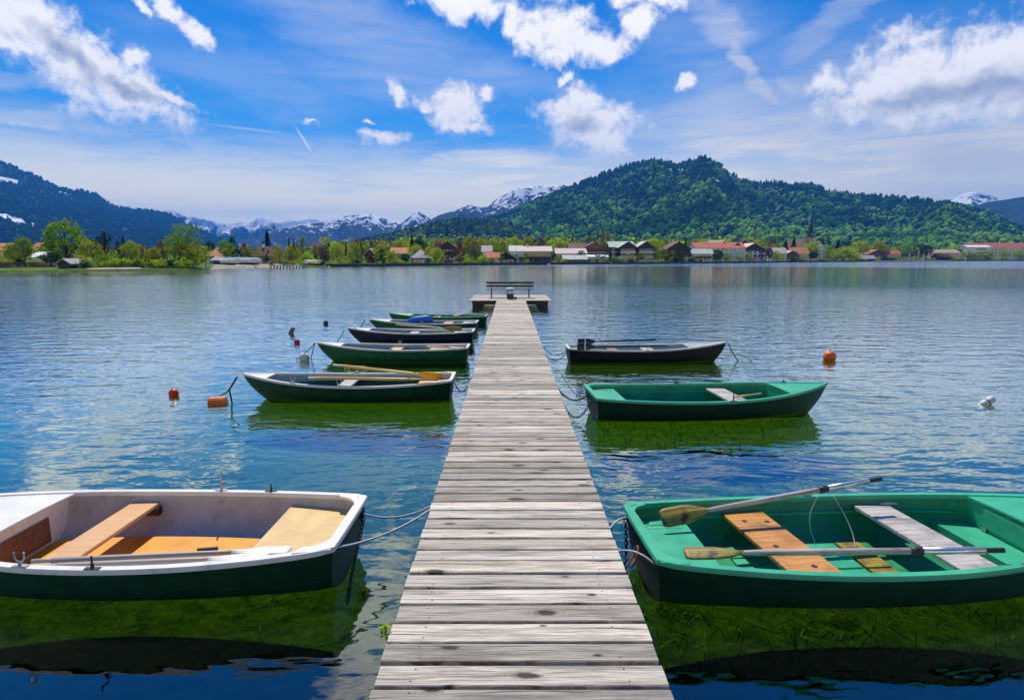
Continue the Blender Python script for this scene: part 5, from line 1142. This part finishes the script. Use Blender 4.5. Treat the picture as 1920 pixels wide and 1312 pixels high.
TREES = [
 (21,454,22,'round','olive',30,'olive green tree left of the round dark tree on the left shore'),
 (46,441,27,'round','green',20,'round dark green tree standing alone left of the reddish roof'),
 (3,474,26,'bush','olive',14,'yellowish olive bush at the left picture edge'),
 (34,478,16,'bush','dark',18,'dark bush under the round dark tree'),
 (66,482,26,'bush','olive',16,'low yellow-green hedge bush before the white-roofed outbuilding'),
 (125,410,58,'round','green',26,'tallest green tree of the left shore, broad crown above the boat hut'),
 (108,446,34,'round','green',30,'lower left part-crown tree pressed against the tallest green tree'),
 (94,470,30,'round','dark',18,'dark olive tree in front of the reddish-roofed house'),
 (152,428,14,'bare','bare',30,'thin bare tree right of the tallest green tree'),
 (160,434,10,'bare','bare',34,'second thin bare tree, beside the first one right of the tallest tree'),
 (198,424,40,'bare','bare',16,'broad bare dark tree with a tall trunk on the left bank'),
 (183,437,26,'bare','bare',24,'smaller bare tree touching the broad bare tree from the left'),
 (232,429,12,'bare','bare',14,'narrow upright bare tree right of the broad bare one'),
 (222,442,14,'bare','bare',20,'grey bare tree between the broad and the narrow bare ones'),
 (172,448,40,'round','olive',18,'wide olive tree under the broad bare tree'),
 (150,470,30,'bush','lime',8,'bright green bush just right of the boat hut'),
 (190,470,34,'bush','green',9,'green bush at the foot of the broad bare tree'),
 (213,474,24,'bush','lime',8,'yellow-green bush left of the narrow bare tree'),
 (246,449,28,'round','olive',12,'olive tree right of the narrow bare tree'),
 (268,456,24,'loose','brown',16,'brownish thin-leaved tree behind the white posts'),
 (286,462,28,'round','olive',10,'rounded olive tree in the middle of the left grove'),
 (306,446,28,'loose','brown',14,'reddish brown budding tree left of the tall willows'),
 (258,484,22,'bush','dark',5,'low dark bush on the gravel bank under the olive tree'),
 (300,486,30,'bush','olive',4,'low olive bush on the bank left of the bright bush'),
 (327,436,34,'loose','green',12,'pale silvery outer tree on the left of the tall willows'),
 (337,420,38,'loose','green',9,'left one of the two tall willow tops by the water'),
 (361,423,42,'loose','green',8,'right one of the two tall willow tops by the water'),
 (350,452,56,'round','olive',7,'broad lower crown filling the foot of the tall willows'),
 (385,462,26,'loose','lime',7,'light green side tree leaning out right of the tall willows'),
 (342,477,26,'bush','bright',3,'bright yellow-green bush overhanging the water, left of two'),
 (364,476,20,'bush','bright',2.5,'bright yellow-green bush overhanging the water, right of two'),
 (394,450,22,'round','dark',40,'dark round tree behind the orange-red roof'),
 (424,448,24,'round','green',24,'green tree with a bare trunk left of the covered boats'),
 (437,443,20,'poplar','dark',34,'dark slender tree behind the green tree by the covered boats'),
 (463,460,18,'round','olive',26,'small olive tree behind the covered boats'),
 (484,463,14,'loose','olive',14,'thin olive tree at the corner of the white brown-roofed house'),
 (503,427,23,'spruce','needle',46,'big dark spruce towering over the white brown-roofed house'),
 (494,449,10,'spruce','needle',50,'small spruce at the left foot of the big dark spruce'),
 (524,455,32,'weeping','olive',18,'drooping olive tree right of the big dark spruce'),
 (548,453,34,'weeping','olive',20,'drooping yellow-olive tree behind the red boathouse, left one'),
 (543,441,9,'spruce','needle',50,'little dark spruce top, left of a close pair'),
 (552,444,8,'spruce','needle',50,'little dark spruce top, right of a close pair'),
 (570,443,18,'poplar','green',44,'tall dull green tree behind the bright bush'),
 (577,464,26,'bush','bright',16,'bright green rounded bush above the red boathouse'),
 (592,460,14,'loose','brown',30,'grey-brown thin tree right of the bright rounded bush'),
 (608,458,28,'loose','brown',14,'brownish thin-leaved tree at the right end of the red boathouse'),
 (632,451,28,'weeping','olive',10,'tall drooping tree with a dark trunk at the quay start'),
 (649,451,7,'spruce','needle',50,'dark narrow conifer tip between the drooping trees'),
 (656,462,14,'weeping','olive',12,'slim orange-green drooping tree on the quay'),
 (669,452,22,'weeping','green',9,'largest drooping green tree right on the quay edge'),
 (678,449,7,'spruce','needle',44,'dark narrow conifer behind the largest drooping tree'),
 (668,483,18,'bush','dark',5,'dark bush at the foot of the largest drooping tree'),
 (712,454,26,'round','lime',12,'yellow-green tree left of the orange roofed house'),
 (716,468,20,'poplar','dark',6,'dark ivy-clad tree at the quay left of the dark round tree'),
 (733,470,22,'round','olive',9,'olive tree before the orange roof'),
 (752,447,34,'round','olive',60,'large olive tree behind the orange roof'),
 (773,440,18,'spruce','needle',75,'dark conifer rising behind the pointed pavilion'),
 (787,444,22,'round','dark',70,'dark brown-green tree right of the conifer behind the pavilion'),
 (799,446,10,'bare','bare',60,'small bare brown tree above the pavilion'),
 (760,475,18,'round','dark',6,'dark round tree left of the pointed pavilion'),
 (780,457,30,'round','lime',22,'yellow-green tree directly behind the pavilion roof'),
 (745,485,22,'bush','lime',5,'yellowish bush on the quay left of the dark round tree'),
 (803,461,16,'round','lime',20,'yellow-green small tree right of the pavilion roof'),
 (823,447,20,'round','pink',60,'pink blossoming tree behind the black chalet'),
 (817,462,26,'round','lime',9,'yellow-green tree between pavilion and black chalet'),
 (840,480,22,'bush','red',6,'dark purple bush under the black chalet'),
 (846,444,18,'round','lime',55,'yellow-green tree behind the black chalet roof'),
 (862,457,24,'poplar','red',9,'dark red maple right of the black chalet'),
 (878,440,24,'round','olive',55,'olive tree above the dark red maple'),
 (890,448,18,'loose','brown',50,'brownish tree right above the dark red maple'),
 (905,443,22,'round','olive',62,'rounded olive tree behind the pinkish low roof'),
 (926,443,22,'round','lime',60,'tall yellow-green tree above the salmon-red roof'),
 (905,475,20,'bush','lime',5,'yellow-green bush at the corner of the salmon-red house'),
 (880,486,20,'bush','green',4,'green bush on the quay right of the dark red maple'),
 (942,448,18,'round','olive',64,'olive tree behind the blue-black boathouse, left one'),
 (966,441,26,'round','lime',66,'yellow-green tree above the white boathouse, left one'),
 (989,442,24,'round','olive',66,'olive-yellow tree above the middle of the white boathouse'),
 (1028,441,14,'poplar','green',60,'slender dark green tree at the right end of the white boathouse'),
 (1050,447,26,'round','lime',56,'yellow-green tree above the pink-roofed house'),
 (1070,450,14,'round','red',50,'rusty red tree behind the brown roof wing'),
 (1106,440,28,'loose','brown',80,'brown bare-looking tree above the large brown chalet, left one'),
 (1132,433,28,'loose','brown',80,'taller brown-green tree above the large brown chalet, right one'),
 (1146,446,18,'round','bright',60,'bright green small tree between the brown chalet and dark hotel'),
 (1158,478,30,'bush','green',12,'long clipped green bush on the lawn in front of the dark hotel'),
 (1183,484,18,'bush','dark',8,'dark low bush on the lawn below the dark hotel'),
 (1226,443,28,'round','lime',60,'yellow-green tree behind the right gable of the dark hotel'),
 (1241,455,24,'poplar','olive',7,'yellow-olive tree standing at the water right of the dark hotel'),
 (1256,446,26,'bare','bare',40,'bare brown tree between the dark hotel and the black chalet'),
 (1285,447,14,'spruce','needle',50,'dark conifer behind the black barn-like chalet'),
 (1301,445,28,'round','green',60,'green tree left of the long red roof'),
 (1268,478,30,'bush','dark',4,'dark bush at the water before the black barn-like chalet'),
 (1300,480,20,'bush','green',3,'green bush left of the small white house at the water'),
 (1345,467,22,'round','dark',9,'dark olive tree in front of the long red-roofed hotel'),
 (1326,449,10,'spruce','needle',55,'dark conifer poking up behind the long red roof'),
 (1393,449,14,'round','red',60,'dark red tree behind the hotel gable'),
 (1427,457,14,'round','lime',50,'small yellow-green tree right of the second hotel gable'),
 (1442,463,14,'round','red',26,'dark red small tree right of the hotel terrace'),
 (1472,448,18,'spruce','needle',60,'dark conifer left of the church, left of two'),
 (1487,444,20,'spruce','needle',62,'dark conifer left of the church, right of two'),
 (1521,452,28,'round','lime',26,'yellow-green tree right below the church spire'),
 (1525,471,16,'round','dark',16,'small dark round tree left of the pale pointed-gable house'),
 (1485,478,20,'bush','dark',8,'dark bush in front of the restaurant'),
 (1502,483,26,'bush','green',5,'green bush at the quay below the church'),
 (1553,461,18,'poplar','green',14,'green upright tree right of the pale pointed-gable house'),
 (1570,447,20,'spruce','needle',50,'dark fir between the pale gable house and the big round tree'),
 (1581,455,46,'bush','lime',9,'biggest round yellow-green tree of the right shore'),
 (1612,449,32,'round','lime',44,'yellow-green tree behind the biggest round one'),
 (1545,482,24,'bush','olive',5,'low olive bush left of the biggest round tree'),
 (1606,475,20,'bush','bright',5,'bright green bush at the water right of the biggest round tree'),
 (1649,450,30,'round','olive',60,'wide olive tree above the brown barn'),
 (1693,456,24,'round','green',50,'round green tree right of the salmon-roofed house'),
 (1713,462,16,'spruce','needle',50,'dark conifer behind the white pillars'),
 (1736,458,20,'round','dark',40,'round dark tree right of the white pillars'),
 (1760,470,24,'bush','brown',16,'tan bush before the long tan roof'),
 (1792,463,18,'round','green',50,'green tree above the right end of the tan roof'),
 (1815,470,22,'round','olive',14,'olive tree at the left corner of the big right-hand hotel'),
 (1846,469,20,'round','olive',12,'olive tree before the white block of the right-hand hotel'),
 (1880,467,22,'loose','lime',14,'yellow-green thin tree before the middle of the right-hand hotel'),
 (1914,468,20,'round','lime',14,'yellow-green tree at the right picture edge'),
 (1665,480,22,'bush','dark',8,'dark bush below the salmon-roofed house'),
 (1800,480,18,'bush','olive',6,'low olive bush between the dark hut and the hotel')]
for t_ in TREES: tree(*t_)
# the band of spring trees behind the village reads as one wood; scrub along the banks
def wood_band(name, px0, px1, n_, offr, topr, fols, seed, q=110, wr=(.7, 1.1), kind='stuff', leaf=.085):
    r_ = np.random.default_rng(seed); VV, FF, MI, off = [], [], [], 0
    for i in range(n_):
        px = r_.uniform(px0, px1); p, rad = on_shore(px, r_.uniform(*offr)); h = height_at(px, r_.uniform(*topr), rad) - p.z
        if h < .4: continue
        w = h * r_.uniform(*wr) * .5; P = []
        for _ in range(9):
            d = r_.normal(size=3); d /= np.linalg.norm(d); c_ = np.array([d[0] * w * .62, d[1] * w * .62, h * (.56 + .34 * d[2])]); P.append(c_ + r_.normal(size=(q // 9, 3)) * np.array([w * .26, w * .26, h * .10]))
        P = np.concatenate(P); P[:, 2] = np.clip(P[:, 2], .02 * h, h); V, Fc = leaves(P, h * leaf, int(r_.integers(1e6)))
        VV.append(V + np.array(p)); FF.append(Fc + off); off += len(V); MI.append(np.full(len(Fc), r_.integers(len(fols))))
    V = np.concatenate(VV).astype(np.float32); Fc = np.concatenate(FF).astype(np.int32); me = bpy.data.meshes.new(name); me.vertices.add(len(V)); me.vertices.foreach_set('co', V.ravel())
    me.loops.add(Fc.size); me.loops.foreach_set('vertex_index', Fc.ravel()); me.polygons.add(len(Fc)); me.polygons.foreach_set('loop_start', np.arange(0, Fc.size, 4, dtype=np.int32))
    for f_ in fols: me.materials.append(FOL[f_])
    me.polygons.foreach_set('material_index', np.concatenate(MI).astype(np.int32)); me.update(calc_edges=True)
    return tag(link_mesh(name, None, None, data=me), kind=kind)
wood_band('treeline', 600, 1000, 110, (70, 150), (445, 462), ['lime', 'olive', 'green', 'olive', 'brown'], 1)
wood_band('treeline', 1000, 1450, 90, (75, 150), (444, 460), ['lime', 'olive', 'green', 'lime', 'brown'], 2)
wood_band('treeline', 1440, 1830, 80, (70, 160), (458, 470), ['lime', 'olive', 'green', 'dark', 'lime'], 3)
wood_band('treeline', -60, 600, 190, (40, 120), (458, 474), ['olive', 'green', 'lime', 'brown', 'dark'], 4)
wood_band('treeline', 640, 960, 60, (14, 50), (470, 482), ['olive', 'green', 'lime', 'dark'], 5)
wood_band('undergrowth', 135, 330, 150, (3, 16), (484, 496), ['olive', 'green', 'lime', 'dark', 'olive'], 6, wr=(.9, 1.6), leaf=.11)
wood_band('undergrowth', 500, 960, 150, (1, 8), (487, 494), ['olive', 'green', 'dark', 'lime'], 7, wr=(1, 2), leaf=.12)
wood_band('undergrowth', 960, 1640, 130, (1, 9), (484, 490), ['olive', 'green', 'dark', 'lime'], 8, wr=(1, 2), leaf=.12)
wood_band('undergrowth', 690, 960, 40, (3, 20), (472, 486), ['olive', 'green', 'lime', 'red'], 12, leaf=.09)
wood_band('undergrowth', 970, 1500, 60, (3, 26), (470, 484), ['olive', 'green', 'lime', 'dark'], 11, leaf=.09)
wood_band('undergrowth', 1640, 1960, 70, (2, 14), (480, 486), ['olive', 'green', 'dark', 'lime'], 9, wr=(1, 2), leaf=.12)
#HAZE
hz = MB().box(-13500, 13500, -160, 15500, -11, 1150).build('haze', None); tag(hz, kind='stuff')
m, n = mat('mountain_air'); v_ = n.new('ShaderNodeVolumePrincipled'); v_.inputs['Color'].default_value = (.05, .32, 1.0, 1); v_.inputs['Density'].default_value = 1.2e-4; v_.inputs['Anisotropy'].default_value = .1
o_ = n.new('ShaderNodeOutputMaterial'); n.l.new(v_.outputs[0], o_.inputs['Volume']); hz.data.materials.append(m)
